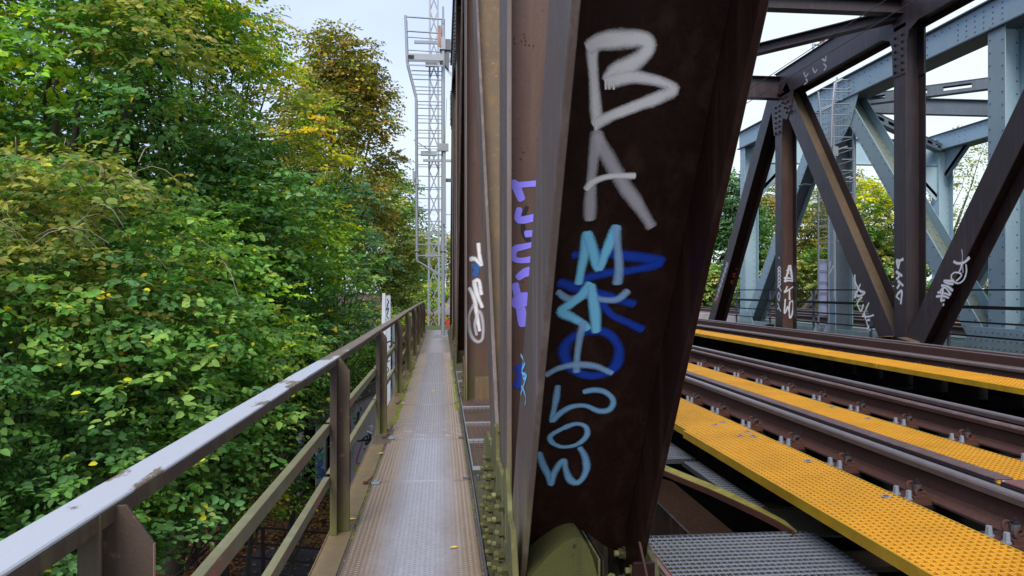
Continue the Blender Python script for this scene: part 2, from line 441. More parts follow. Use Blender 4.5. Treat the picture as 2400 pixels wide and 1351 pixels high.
# ---------------------------------------------------------------- mesh collector
class MB:
    def __init__(self):
        self.v = []; self.f = []; self.m = []; self.mats = []; self.att = None; self.smooth = []

    def mi(self, mat):
        if mat not in self.mats:
            self.mats.append(mat)
        return self.mats.index(mat)

    def add(self, vs, fs, mat, smooth=False):
        b = len(self.v); k = self.mi(mat)
        self.v += [tuple(p) for p in vs]
        for f in fs:
            self.f.append(tuple(b + i for i in f)); self.m.append(k); self.smooth.append(smooth)

    def box(self, x0, x1, y0, y1, z0, z1, mat):
        vs = [(x, y, z) for z in (z0, z1) for (x, y) in ((x0, y0), (x1, y0), (x1, y1), (x0, y1))]
        self.add(vs, [(3, 2, 1, 0), (4, 5, 6, 7), (0, 1, 5, 4), (1, 2, 6, 5), (2, 3, 7, 6), (3, 0, 4, 7)], mat)
        return self

    def prism(self, poly, ext, mat):
        """polygon (3D points) swept along a vector"""
        n = len(poly)
        poly = [Vector(p) for p in poly]; ext = Vector(ext)
        vs = poly + [p + ext for p in poly]
        nrm = Vector((0, 0, 0))
        for i in range(n):
            nrm += (poly[i] - poly[0]).cross(poly[(i + 1) % n] - poly[0])
        fs = [tuple(range(n - 1, -1, -1)), tuple(range(n, 2 * n))]
        fs += [(i, (i + 1) % n, n + (i + 1) % n, n + i) for i in range(n)]
        if nrm.dot(ext) < 0:
            fs = [tuple(reversed(f)) for f in fs]
        self.add(vs, fs, mat)
        return self

    def yz(self, poly, xa, xb, mat):
        return self.prism([(xa, y, z) for y, z in poly], (xb - xa, 0, 0), mat)

    def xy(self, poly, za, zb, mat):
        return self.prism([(x, y, za) for x, y in poly], (0, 0, zb - za), mat)

    def bar(self, p0, p1, w, h, mat, up=(0, 0, 1)):
        """rectangular bar along p0-p1; w across, h along up"""
        p0 = Vector(p0); p1 = Vector(p1)
        d = (p1 - p0).normalized(); up = Vector(up)
        s = d.cross(up)
        if s.length < 1e-5:
            s = d.cross(Vector((1, 0, 0)))
        s.normalize(); u = s.cross(d).normalized()
        q = [p0 - s * w / 2 - u * h / 2, p0 + s * w / 2 - u * h / 2, p0 + s * w / 2 + u * h / 2, p0 - s * w / 2 + u * h / 2]
        return self.prism(q, p1 - p0, mat)

    def tube(self, pts, r, mat, n=8, cap=True):
        pts = [Vector(p) for p in pts]
        rr = r if isinstance(r, (list, tuple)) else [r] * len(pts)
        vs = []; fs = []
        ref = None
        for i, p in enumerate(pts):
            d = (pts[min(i + 1, len(pts) - 1)] - pts[max(i - 1, 0)]).normalized()
            if ref is None:
                ref = Vector((0, 0, 1)) if abs(d.z) < 0.9 else Vector((1, 0, 0))
            a = d.cross(ref).normalized(); b = d.cross(a).normalized()
            ref = -b if False else a.cross(d)
            for k in range(n):
                t = 2 * math.pi * k / n
                vs.append(p + (a * math.cos(t) + b * math.sin(t)) * rr[i])
        for i in range(len(pts) - 1):
            for k in range(n):
                fs.append((i * n + k, i * n + (k + 1) % n, (i + 1) * n + (k + 1) % n, (i + 1) * n + k))
        self.add(vs, fs, mat, True)
        if cap:
            self.add(vs[:n], [tuple(range(n))], mat)
            self.add(vs[-n:], [tuple(range(n - 1, -1, -1))], mat)
        return self

    def disc(self, c, axis, r, h, mat, n=6, rot=0.0, r2=None):
        """short cylinder / hex nut from c along axis"""
        c = Vector(c); axis = Vector(axis).normalized()
        a = axis.orthogonal().normalized(); b = axis.cross(a)
        r2 = r if r2 is None else r2
        vs = [c + (a * math.cos(rot + 2 * math.pi * k / n) + b * math.sin(rot + 2 * math.pi * k / n)) * r for k in range(n)]
        vs += [c + axis * h + (a * math.cos(rot + 2 * math.pi * k / n) + b * math.sin(rot + 2 * math.pi * k / n)) * r2 for k in range(n)]
        fs = [tuple(range(n - 1, -1, -1)), tuple(range(n, 2 * n))] + [(k, (k + 1) % n, n + (k + 1) % n, n + k) for k in range(n)]
        self.add(vs, fs, mat)
        return self

    def build(self, name, parent=None, bevel=0.0, smooth_all=False):
        org = Vector((0, 0, 0))
        if parent is not None:
            q = parent
            while q is not None:
                org += q.location; q = q.parent
        me = bpy.data.meshes.new(name)
        me.from_pydata([(x - org.x, y - org.y, z - org.z) for x, y, z in self.v], [], self.f)
        for mt in self.mats:
            me.materials.append(M[mt] if isinstance(mt, str) else mt)
        me.polygons.foreach_set('material_index', self.m)
        me.polygons.foreach_set('use_smooth', [smooth_all or s for s in self.smooth])
        if self.att is not None:
            at_ = me.attributes.new('ink', 'FLOAT', 'POINT')
            at_.data.foreach_set('value', self.att)
        me.update()
        o = bpy.data.objects.new(name, me)
        COL.objects.link(o)
        if parent is not None:
            o.parent = parent
        if bevel:
            b = o.modifiers.new('edge', 'BEVEL'); b.width = bevel; b.segments = 1; b.limit_method = 'ANGLE'
        return o


def tag(o, label=None, cat=None, group=None, kind=None):
    if label: o['label'] = label
    if cat: o['category'] = cat
    if group: o['group'] = group
    if kind: o['kind'] = kind
    return o


def empty(name, loc, label, cat, group=None):
    o = bpy.data.objects.new(name, None)
    o.empty_display_size = 0.2
    o.location = loc
    COL.objects.link(o)
    return tag(o, label, cat, group)


KIDS = {}


def copy_tree(o, parent=None):
    c = o.copy()
    COL.objects.link(c)
    if parent is not None:
        c.parent = parent
    for ch in [q for q in ALLKIDS(o)]:
        copy_tree(ch, c)
    return c


def ALLKIDS(o):
    return list(o.children)


def inst(src, name, parent, loc=(0, 0, 0), rz=0.0, sc=None):
    o = bpy.data.objects.new(name, src.data)
    COL.objects.link(o)
    o.parent = parent
    o.location = loc
    o.rotation_euler = (0, 0, rz)
    if sc: o.scale = sc
    return o


# ---------------------------------------------------------------- graffiti strokes on a plane
def stroke(mb, pts, w, p, n, mat, off, px=True, closed=False):
    w = w * 0.80
    """pts: photograph pixels (px) projected on the plane (p,n) or plane points; w: width in metres"""
    n = Vector(n).normalized(); p = Vector(p)
    if n.dot(Vector((0, 0, CAMZ)) - p) < 0:
        n = -n
    q = [at_plane(a[0], a[1], p, n) for a in pts] if px else [Vector(a) for a in pts]
    if closed:
        q = q + [q[0]]
    # smooth curve through the points
    P = []
    m = len(q)
    for i in range(m - 1):
        p0 = q[max(i - 1, 0)]; p1 = q[i]; p2 = q[i + 1]; p3 = q[min(i + 2, m - 1)]
        if closed:
            p0 = q[i - 1] if i > 0 else q[m - 2]
            p3 = q[i + 2] if i + 2 < m else q[1]
        k = 5
        for j in range(k):
            t = j / k
            P.append(0.5 * ((2 * p1) + (-p0 + p2) * t + (2 * p0 - 5 * p1 + 4 * p2 - p3) * t * t + (-p0 + 3 * p1 - 3 * p2 + p3) * t ** 3))
    P.append(q[-1])
    prof = [(-1.0, 0.0), (-0.44, 0.74), (0, 1.0), (0.44, 0.74), (1.0, 0.0)]
    if mb.att is None:
        mb.att = []
    d0 = (P[1] - P[0]).normalized() * w * 0.45
    d1 = (P[-1] - P[-2]).normalized() * w * 0.45
    if not closed:
        P = [P[0] - d0, P[0] - d0 * 0.5] + P + [P[-1] + d1 * 0.5, P[-1] + d1]
    vs = []; fs = []; al = []
    L = len(P)
    for i, c in enumerate(P):
        d = (P[min(i + 1, L - 1)] - P[max(i - 1, 0)]).normalized()
        s = d.cross(n).normalized()
        e = 1.0
        if not closed:
            e = {0: 0.0, 1: 0.9, L - 2: 0.9, L - 1: 0.0}.get(i, 1.0)
        ww = 1.0 + 0.13 * math.sin(i * 0.37 + off * 9000)
        ww *= 0.6 if (not closed and i in (0, L - 1)) else (0.85 if (not closed and i in (1, L - 2)) else 1.0)
        for a, b in prof:
            vs.append(c + s * w * a * ww + n * (off + i * 0.000006))
            al.append(b * e)
    for i in range(L - 1):
        for k in range(4):
            a = i * 5 + k
            fs.append((a, a + 1, a + 6, a + 5))
    mb.add(vs, fs, mat)
    mb.att += al
    return mb

# ================================================================ steel members
SL = math.tan(math.radians(54.5))
NODE = {'B0': 3.43, 'T1': 9.14, 'B1': 14.85, 'T2': 20.55, 'E': 26.3}
XL0, XL1 = 0.29, 0.75
XR0, XR1 = 9.90, 10.36
CH0, CH1 = 7.10, 7.84


def member(name, parent, P0, P1, x0, x1, depth, fl='brown', web='brown', tf=0.022, tw=0.02, lips=None, build=True, inner=None):
    """H section lying in the truss plane: flanges in the planes x0 / x1, web between them"""
    y0, z0 = P0; y1, z1 = P1
    d = Vector((0, y1 - y0, z1 - z0)).normalized()
    n = Vector((0, d.z, -d.y)) * (depth / 2)
    a = Vector((0, y0, z0)); b = Vector((0, y1, z1))
    mb = MB()
    q = [a - n, b - n, b + n, a + n]
    yz = [(p.y, p.z) for p in q]
    mb.yz(yz, x0, x0 + tf, fl)
    mb.yz(yz, x1 - tf, x1, inner or fl)
    w = n.normalized() * tw / 2
    qw = [(p.y, p.z) for p in (a - w, b - w, b + w, a + w)]
    mb.yz(qw, x0 + tf, x1 - tf, web)
    if lips:
        for s in (-1, 1):
            pass
    if not build:
        return mb
    return mb.build(name, parent, bevel=0.003)


def bolt_mesh():
    mb = MB()
    mb.disc((0, 0, 0), (-1, 0, 0), 0.027, 0.004, 'algae_mid', 10)
    mb.disc((-0.004, 0, 0), (-1, 0, 0), 0.021, 0.020, 'algae_mid', 6)
    mb.disc((-0.024, 0, 0), (-1, 0, 0), 0.012, 0.018, 'algae', 8)
    return mb


def bolts_stuff(name, parent, pts, axis, r, h, mat):
    mb = MB()
    for p in pts:
        mb.disc(p, axis, r, h * 0.4, mat, 6, r2=r)
        mb.disc(Vector(p) + Vector(axis) * h * 0.4, axis, r * 0.85, h * 0.6, mat, 6, r2=r * 0.5)
    o = mb.build(name, parent)
    o['kind'] = 'stuff'
    return o


# ================================================================ near brown truss
near = empty('steel_truss', (0.52, 3.43, 0.0), 'brown steel truss beside the walkway with big sprayed letters on its nearest slanting post', 'bridge truss')

# nearest diagonal: flanges + web with the arched cut at the foot
FA = Vector((0, 1.753, 2.205)); FB = Vector((0, 2.753, 0.595))
fd = (FB - FA).normalized(); fn = Vector((0, -fd.z, fd.y))      # points away from the camera, upwards
if fn.y < 0: fn = -fn
top = FA - fd * ((7.3 - FA.z) / -fd.z)
foot = FA + fd * ((FA.z - 0.30) / -fd.z)
hd = 0.18
mb = MB()
q = [top - fn * hd, top + fn * hd, foot + fn * hd, foot - fn * hd]
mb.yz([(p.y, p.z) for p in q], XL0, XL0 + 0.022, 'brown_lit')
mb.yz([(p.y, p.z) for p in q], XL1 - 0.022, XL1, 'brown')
mb.build('diagonal_flanges', near, bevel=0.003)
WP = FA.copy(); WN = -fn                                             # web plane seen from the walkway
arch = [(1236, 1308), (1262, 1290), (1288, 1262), (1312, 1244), (1338, 1238), (1365, 1244), (1392, 1262), (1420, 1282), (1445, 1296)]
wpl = []
for a in arch:
    p = at_plane(a[0], a[1], WP, WN)
    wpl.append(p)
wpl[0].x = XL0 + 0.022; wpl[-1].x = XL1 - 0.022
zt = top
webp = [Vector((XL0 + 0.022, zt.y, zt.z))] + wpl + [Vector((XL1 - 0.022, zt.y, zt.z))]
mb = MB()
mb.prism(webp, fn * 0.016, 'brown')
web_o = mb.build('diagonal_web', near, bevel=0.002)
# graffiti on the web: white B A, light blue letters over dark blue
g = MB(); O = 0.001
def gs(pts, w, mat, closed=False):
    global O
    stroke(g, pts, w, WP, WN, mat, O, closed=closed)
    O += 0.0003
gs([(1345, 598), (1400, 592), (1470, 600), (1550, 613), (1490, 632), (1420, 640), (1365, 655)], 0.030, 's_navy')
gs([(1312, 662), (1370, 680), (1440, 700), (1485, 712)], 0.032, 's_navy')
gs([(1400, 690), (1430, 735), (1470, 755), (1505, 772)], 0.026, 's_navy')
gs([(1385, 775), (1335, 795), (1322, 830), (1345, 868), (1395, 880), (1440, 860), (1450, 815), (1425, 782)], 0.034, 's_navy', True)
gs([(1392, 100), (1388, 130), (1392, 190), (1396, 250), (1400, 285)], 0.026, 's_white')
gs([(1382, 108), (1410, 96), (1460, 90), (1508, 92), (1520, 112), (1490, 145), (1445, 165), (1425, 185)], 0.036, 's_white')
gs([(1425, 192), (1480, 180), (1545, 190), (1578, 208), (1550, 225), (1490, 248), (1430, 272), (1395, 290)], 0.030, 's_white')
for x in (1419, 1427, 1437):
    gs([(x, 188), (x, 198), (x + 1, 208)], 0.006, 's_white')
gs([(1396, 285), (1397, 294), (1396, 303)], 0.009, 's_white')
gs([(1398, 310), (1392, 360), (1386, 420), (1383, 470), (1382, 512)], 0.030, 's_thin')
gs([(1398, 318), (1425, 370), (1460, 430), (1495, 480), (1525, 528)], 0.036, 's_thin')
gs([(1374, 442), (1392, 424), (1430, 412), (1486, 411)], 0.018, 's_white')
gs([(1356, 662), (1362, 630), (1370, 590), (1376, 545)], 0.026, 's_blue')
gs([(1376, 545), (1388, 585), (1402, 628), (1415, 600), (1432, 560), (1444, 530)], 0.026, 's_blue')
gs([(1444, 532), (1447, 580), (1450, 630), (1446, 662)], 0.026, 's_pale')
gs([(1308, 682), (1335, 700), (1375, 690), (1410, 700), (1445, 700), (1470, 680)], 0.021, 's_pale')
gs([(1382, 664), (1362, 690), (1335, 712), (1316, 728), (1340, 742), (1368, 758), (1376, 768)], 0.027, 's_blue')
gs([(1386, 668), (1390, 705), (1394, 740), (1396, 774)], 0.027, 's_blue')
gs([(1366, 752), (1358, 790), (1352, 830), (1350, 868)], 0.022, 's_pale')
gs([(1280, 876), (1310, 860), (1350, 852), (1395, 856), (1432, 872)], 0.022, 's_pale')
gs([(1307, 902), (1303, 930), (1298, 955), (1293, 984), (1312, 965), (1340, 950), (1372, 948), (1402, 960), (1428, 956), (1436, 935), (1418, 916), (1392, 911), (1368, 915)], 0.019, 's_blue2')
gs([(1320, 1000), (1350, 990), (1372, 997), (1374, 1018), (1352, 1038), (1318, 1044), (1294, 1034), (1290, 1018)], 0.017, 's_blue2', True)
gs([(1263, 1058), (1272, 1085), (1284, 1110), (1291, 1132), (1298, 1106), (1312, 1082), (1322, 1076), (1325, 1096), (1335, 1120), (1352, 1128), (1368, 1112), (1374, 1088), (1368, 1062), (1358, 1046)], 0.022, 's_blue2')
g.build('graffiti', web_o)
# pale smudge beside the M, scratches on the outer flange
g = MB()
for pts in ([(1232, 852), (1226, 868), (1229, 888), (1236, 880), (1228, 905), (1222, 925)],
            [(1222, 832), (1228, 846), (1224, 872), (1233, 878)], [(1224, 905), (1230, 918), (1234, 935), (1232, 950)]):
    stroke(g, pts, 0.010, (XL0, 0, 0), (-1, 0, 0), 's_blue', 0.002 + 0.001 * random.random())
g.build('graffiti', near)

# vertical at the first bottom node, purple lettering on its web
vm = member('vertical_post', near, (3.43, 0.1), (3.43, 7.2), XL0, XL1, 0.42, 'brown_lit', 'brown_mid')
g = MB()
VP_, VN_ = Vector((0.5, 3.43 - 0.01, 0)), Vector((0, -1, 0))
O = 0.001
def gv(pts, w, mat, closed=False, p=VP_, n=VN_):
    global O
    stroke(g, pts, w, p, n, mat, O, closed=closed)
    O += 0.0003
gv([(1235, 486), (1227, 510), (1227, 545), (1240, 566)], 0.018, 's_black')
gv([(1200, 429), (1210, 438), (1222, 468)], 0.026, 's_violet')
gv([(1206, 436), (1228, 433), (1262, 430)], 0.022, 's_violet')
gv([(1217, 490), (1216, 516), (1258, 509)], 0.022, 's_violet')
gv([(1232, 549), (1262, 546)], 0.020, 's_violet')
gv([(1258, 572), (1226, 579), (1205, 586), (1205, 607), (1226, 611), (1256, 606)], 0.020, 's_violet')
gv([(1250, 634), (1230, 640), (1214, 651)], 0.026, 's_violet')
gv([(1207, 668), (1212, 690), (1220, 725), (1226, 762)], 0.028, 's_violet')
gv([(1208, 716), (1220, 704), (1245, 700)], 0.042, 's_violet')
gv([(1216, 860), (1222, 880), (1214, 905)], 0.05, 's_navy')
g.build('graffiti', vm)
# rusty pin marks high on the web
bolts_stuff('rust_pits', vm, [at(x, y, Y=3.419) for x, y in ((1205, 90), (1206, 101), (1222, 96), (1228, 80), (1232, 95), (1231, 105), (1229, 88), (1240, 106), (1250, 107), (1227, 357), (1220, 372))], (0, -1, 0), 0.004, 0.003, 'rust')

# the second diagonal, rising away, rain-washed on top
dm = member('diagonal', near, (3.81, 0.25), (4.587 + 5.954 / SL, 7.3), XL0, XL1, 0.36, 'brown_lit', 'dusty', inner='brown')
# next nodes
T1v = member('vertical_post', near, (9.14, 0.0), (9.14, 7.2), XL0, XL1, 0.42, 'brown_lit', 'brown_mid')
g = MB(); O = 0.001
TP = Vector((0.5, 9.13, 0))
for pts, w, mt in (([(1121, 572), (1124, 600), (1127, 622)], 0.05, 's_white'), ([(1102, 608), (1114, 608), (1126, 622)], 0.05, 's_white'),
                   ([(1108, 622), (1117, 630), (1112, 645)], 0.07, 's_mid'), ([(1112, 626), (1120, 638)], 0.05, 's_mid'),
                   ([(1110, 662), (1122, 658), (1128, 690)], 0.05, 's_white'), ([(1112, 664), (1118, 690), (1130, 720)], 0.05, 's_white'),
                   ([(1100, 676), (1112, 702), (1118, 740), (1124, 775)], 0.045, 's_white'),
                   ([(1112, 712), (1099, 740), (1102, 780), (1116, 800), (1130, 795), (1132, 760), (1124, 730), (1113, 760), (1117, 785)], 0.040, 's_thin')):
    stroke(g, pts, w, TP, VN_, mt, O); O += 0.0005
g.build('graffiti', T1v)
mb = MB(); mb.box(XL0 + 0.12, XL1 - 0.03, 9.085, 9.12, 0.02, 0.36, 'dusty')
mb.build('splice_plate', T1v, bevel=0.003)


def off(node, s):
    return NODE[node] + s * 1.16


for nd, s in (('B1', -1), ('B1', 1)):
    y = off(nd, s)
    member('diagonal', near, (y - s * 1.1 / SL, 0.25), (y + s * 5.954 / SL, 7.3), XL0, XL1, 0.36, 'brown_lit' if s < 0 else 'purple', 'dusty' if s > 0 else 'brown')
member('vertical_post', near, (14.85, 0.0), (14.85, 7.2), XL0, XL1, 0.42, 'brown_lit', 'brown_mid')
member('vertical_post', near, (20.55, 0.0), (20.55, 7.2), XL0, XL1, 0.42, 'brown_lit', 'brown_mid')
member('end_post', near, (26.1, 0.1), (20.9, 7.5), XL0, XL1, 0.44, 'brown_lit', 'brown')


def chord(name, parent, x0, x1, y0, y1, z0, z1, mat, tf=0.025):
    mb = MB()
    mb.box(x0, x0 + 0.02, y0, y1, z0, z1, mat)
    mb.box(x1 - 0.02, x1, y0, y1, z0, z1, mat)
    mb.box(x0 - 0.05, x1 + 0.05, y0, y1, z1, z1 + tf, mat)
    mb.box(x0 + 0.02, x1 - 0.02, y0, y1, z0 + 0.12, z0 + 0.14, mat)
    return mb.build(name, parent, bevel=0.003)


chord('top_chord', near, XL0, XL1, -6.0, 20.7, CH0, CH1, 'purple')
chord('bottom_chord', near, XL0, XL1, -6.0, 26.6, -0.62, -0.02, 'algae_dark')

# gusset plates of the first node with their bolts
BOLT = bolt_mesh()
bm0 = BOLT.build('bolt_source'); bmesh_bolt = bm0.data
bpy.data.objects.remove(bm0)


def plate(name, parent, poly, xa, xb, mat):
    mb = MB(); mb.yz(poly, xa, xb, mat)
    return mb.build(name, parent, bevel=0.003)


def put_bolts(pl, parent_thing, pts, flip=False):
    for (x, y, z) in pts:
        o = bpy.data.objects.new('bolt', bmesh_bolt)
        COL.objects.link(o); o.parent = pl
        o.location = Vector((x, y, z)) - parent_thing.location
        o.rotation_euler = (random.uniform(0, 1.0), 0, math.pi if flip else 0)


gA = plate('gusset_plate', near, [(2.9, -0.5), (4.9, -0.5), (4.62, 0.50), (4.35, 0.60), (3.92, 0.60), (3.74, 0.76), (3.60, 0.76), (3.58, 0.62), (3.22, 0.62), (3.05, 0.70), (2.9, 0.5)], XL0 - 0.022, XL0 - 0.001, 'algae')
pts = [(XL0 - 0.022, y, z) for y in (3.10, 3.28, 3.62, 3.80, 4.02, 4.24) for z in (0.52, 0.41, 0.30, 0.19, 0.08, -0.03, -0.14, -0.25) if not (y > 4.1 and z > 0.45)]
put_bolts(gA, near, pts)
gB = plate('gusset_plate', near, [(1.7, -0.5), (2.95, -0.5), (2.95, 0.30), (2.86, 0.46), (2.72, 0.50), (2.66, 0.60), (2.58, 0.60), (2.36, 0.20), (1.7, -0.1)], XL0 - 0.045, XL0 - 0.023, 'algae')
pts = [(XL0 - 0.045, y, z) for y in (2.50, 2.66, 2.82) for z in (0.42, 0.32, 0.22, 0.12, 0.02, -0.08, -0.18) if not (y < 2.6 and z > 0.35)]
put_bolts(gB, near, pts)
gC = plate('gusset_plate', near, [(1.6, -0.5), (4.9, -0.5), (4.5, 0.5), (3.0, 0.6), (2.55, 0.48), (2.35, 0.2), (1.6, -0.1)], XL1 + 0.001, XL1 + 0.022, 'algae_dark')
put_bolts(gC, near, [(XL1 + 0.022, y, z) for y in (2.5, 2.66, 2.84) for z in (0.42, 0.31, 0.2, 0.09)], True)
put_bolts(gC, near, [(XL1 - 0.024, y, z) for y in (2.50, 2.66, 2.84) for z in (0.40, 0.29, 0.18)])
mb = MB()
mb.box(XL1 - 0.10, XL1 - 0.024, 2.42, 2.44, -0.1, 0.52, 'brown')
mb.bar((XL1 - 0.085, 2.40, 0.60), (XL1 - 0.045, 2.36, 0.38), 0.006, 0.02, 'brown_mid', up=(0, 1, 0))
mb.build('stiffener', near, bevel=0.003)
# the mossy bent plate seen under the arch
mb = MB()
prof = []
for i in range(13):
    t = i / 12
    x = XL0 + 0.024 + 0.26 * t
    prof.append((x, 0.40 + 0.145 * math.sin(min(1, t / 0.72) * math.pi / 2) ** 1.1 if t < 0.72 else 0.545 - 0.16 * ((t - 0.72) / 0.28) ** 2))
prof = prof + [(prof[-1][0] + 0.004, 0.0), (prof[0][0], 0.0)]
mb.prism([(x, 2.62, z) for x, z in prof], (0, 0.85, 0), 'algae_mid')
mb.build('bent_plate', near, smooth_all=False)
mb = MB()
for x in (0.585, 0.60):
    mb.box(x, x + 0.008, 2.68, 3.1, -0.2, 0.44, 'algae' if x < 0.59 else 'black')
mb.build('rib', near)
bolts_stuff('rib_bolts', near, [(0.63, 2.66, z) for z in (0.1, 0.2, 0.3, 0.38)] + [(0.57, 2.66, z) for z in (0.22, 0.36)], (0, -1, 0), 0.016, 0.03, 'algae')
# far bolt rows on the outer side of the next nodes
for nd in ('T1', 'B1', 'T2'):
    y0 = NODE[nd]
    gz = plate('gusset_plate', near, [(y0 - 0.75, -0.5), (y0 + 0.75, -0.5), (y0 + 0.6, 0.45), (y0 - 0.6, 0.45)] if nd != 'T1' else [(y0 - 0.3, -0.5), (y0 + 0.3, -0.5), (y0 + 0.24, 0.6), (y0 - 0.215, 0.6)], XL0 - 0.022, XL0 - 0.001, 'brown_mid')
    ys = (-0.5, -0.3, -0.1, 0.1, 0.3, 0.5) if nd != 'T1' else (-0.15, 0.0, 0.15)
    bolts_stuff('gusset_bolts', near, [(XL0 - 0.022, y0 + a, z) for a in ys for z in (0.38, 0.26, 0.14, 0.02, -0.1)], (-1, 0, 0), 0.02, 0.035, 'algae_dark')
for nd in ('T1', 'T2', 'B1'):
    y0 = NODE[nd]
    plate('top_gusset_plate', near, [(y0 - 1.1, CH0), (y0 + 1.1, CH0), (y0 + 0.55, 6.1), (y0 - 0.55, 6.1)], XL0 - 0.022, XL0 - 0.001, 'purple')
    bolts_stuff('gusset_bolts', near, [(XL0 - 0.022, y0 + a, z) for a in (-0.4, -0.2, 0, 0.2, 0.4) for z in (6.2, 6.35, 6.5, 6.65, 6.8, 6.95)], (-1, 0, 0), 0.022, 0.035, 'purple')

# ================================================================ far brown truss
farT = empty('steel_truss', (10.13, 14.85, 0.0), 'dark brown steel truss beyond the tracks, white tags scrawled at its feet', 'bridge truss')
ftop = {}
for nd, s in (('B0', 1), ('B1', -1), ('B1', 1)):
    y = off(nd, s)
    wm = 'dusty' if s > 0 else 'brown'
    ftop[(nd, s)] = member('diagonal', farT, (y - s * 1.15 / SL, 0.2), (y + s * 5.954 / SL, 7.3), XR0, XR1, 0.52, 'purple', wm, inner='purple')
vB1 = member('vertical_post', farT, (14.85, 0.0), (14.85, 7.2), XR0, XR1, 0.42, 'purple', 'purple', inner='purple')
vT2 = member('vertical_post', farT, (20.55, 0.0), (20.55, 7.2), XR0, XR1, 0.42, 'purple', 'brown_mid')
vT1 = member('vertical_post', farT, (9.14, 0.0), (9.14, 7.2), XR0, XR1, 0.42, 'purple', 'brown_mid')
ep = member('end_post', farT, (26.1, 0.1), (20.9, 7.4), XR0, XR1, 0.50, 'purple', 'brown')
chord('top_chord', farT, XR0, XR1, -4.0, 20.72, CH0, CH1, 'purple')
chord('bottom_chord', farT, XR0, XR1, -4.0, 26.6, -0.5, 0.06, 'brown')


def gus(y0, top, a, b, c, mat='purple', x=XR0):
    if top:
        poly = [(y0 - a, CH0), (y0 + a, CH0), (y0 + b, CH0 - c), (y0 - b, CH0 - c)]
    else:
        poly = [(y0 - a, 0.0), (y0 + a, 0.0), (y0 + b, c), (y0 - b, c)]
    return plate('gusset_plate', farT, poly, x - 0.02, x - 0.001, mat)


plate('gusset_plate', farT, [(20.55 - 0.95, CH0), (20.55 + 0.8, CH0), (20.95, 6.75), (20.80, 6.05), (20.30, 6.05), (20.24, 6.45), (20.0, 6.35), (19.75, 6.6)], XR0 - 0.02, XR0 - 0.001, 'purple')
bolts_stuff('gusset_bolts', farT, [(XR0 - 0.02, 20.55 + a, z) for a in (-0.12, 0.12) for z in (6.1, 6.25, 6.4, 6.55, 6.7, 6.85)] + [(XR0 - 0.02, 20.36 - 0.13 * k + o1, 7.0 - 0.17 * k + o2) for k in range(-1, 4) for (o1, o2) in ((0.0, 0.06), (-0.16, 0.0), (-0.32, 0.02))], (-1, 0, 0), 0.035, 0.04, 'brown')
plate('gusset_plate', farT, [(14.85 - 0.66, CH0), (14.85 + 0.66, CH0), (15.18, 6.96), (15.10, 6.75), (15.07, 6.1), (14.63, 6.1), (14.60, 6.75), (14.52, 6.96)], XR0 - 0.02, XR0 - 0.001, 'purple')
bolts_stuff('gusset_bolts', farT, [(XR0 - 0.02, 14.85 + a, z) for a in (-0.12, 0.12) for z in (6.2, 6.35, 6.5, 6.65, 6.8, 6.95)], (-1, 0, 0), 0.032, 0.04, 'brown')
plate('splice_plate', farT, [(14.64, 6.1), (15.06, 6.1), (15.06, 7.1), (14.64, 7.1)], XR1 - 0.05, XR1 - 0.023, 'purple')
for nd in ('B1', 'T2', 'B0', 'T1'):
    y0 = NODE[nd]
    for s in ((-1, 1) if nd in ('B1', 'B0') else (1,)):
        mb = MB()
        mb.yz([(y0 + s * 0.23, 0.0), (y0 + s * 1.25, 0.0), (y0 + s * 0.62, 0.36), (y0 + s * 0.23, 0.42)], XR0 - 0.06, XR0 - 0.03, 'brown')
        mb.build('haunch_plate', farT, bevel=0.004)
        mb = MB()
        pl = [(y0 + s * 0.23, 0.42), (y0 + s * 0.62, 0.36), (y0 + s * 1.25, 0.0)]
        for i in range(2):
            a, b = pl[i], pl[i + 1]
            mb.yz([a, b, (b[0], b[1] + 0.02), (a[0], a[1] + 0.02)], XR0 - 0.20, XR0 - 0.002, 'dusty')
        mb.build('haunch_flange', farT)
# tags on the far truss
def Z1(x, y): return (1620 + x / 4.8, 550 + y / 4.8)
def Z2(x, y): return (2100 + x / 4.503, 550 + y / 4.503)
def tagmesh(parent, lst, p, n, conv):
    g = MB(); o = 0.003
    for pts, w, mt in lst:
        stroke(g, [conv(*a) for a in pts], w, p, n, mt, o); o += 0.0006
    return g.build('graffiti', parent)
tagmesh(vT2, [([(1105, 350), (1085, 430), (1055, 530)], 0.07, 's_white'), ([(1110, 350), (1125, 430), (1140, 525)], 0.07, 's_white'),
              ([(1045, 490), (1100, 492), (1150, 505)], 0.045, 's_white'), ([(1048, 525), (1100, 518), (1140, 528)], 0.04, 's_white'), ([(1075, 400), (1100, 440)], 0.04, 's_white'),
              ([(1078, 585), (1065, 620), (1048, 650), (1100, 620), (1155, 582)], 0.045, 's_white'), ([(1105, 625), (1104, 680), (1106, 735)], 0.05, 's_white'),
              ([(1057, 730), (1052, 800), (1048, 885), (1070, 850), (1085, 810), (1100, 870)], 0.045, 's_white'),
              ([(1108, 760), (1100, 850), (1108, 940), (1135, 890), (1146, 800), (1138, 748), (1112, 760)], 0.045, 's_white')],
        Vector((10, 20.54, 0)), (0, -1, 0), Z1)
loops = []
for i, yy in enumerate((385, 425, 468, 512, 555)):
    loops.append(([(992, yy - 20), (1008, yy), (992, yy + 20), (976, yy), (990, yy - 22)], 0.05, 's_white'))
loops += [([(975, 600), (985, 580), (1015, 640)], 0.05, 's_white'), ([(988, 650), (1002, 690), (990, 745), (974, 700), (986, 652)], 0.05, 's_white'),
          ([(975, 840), (990, 810), (975, 775)], 0.05, 's_white'), ([(985, 815), (1012, 865)], 0.05, 's_white'), ([(985, 255), (998, 270)], 0.05, 's_thin')]
tagmesh(vT2, loops, Vector((XR0, 0, 0)), (-1, 0, 0), Z1)
sq = []
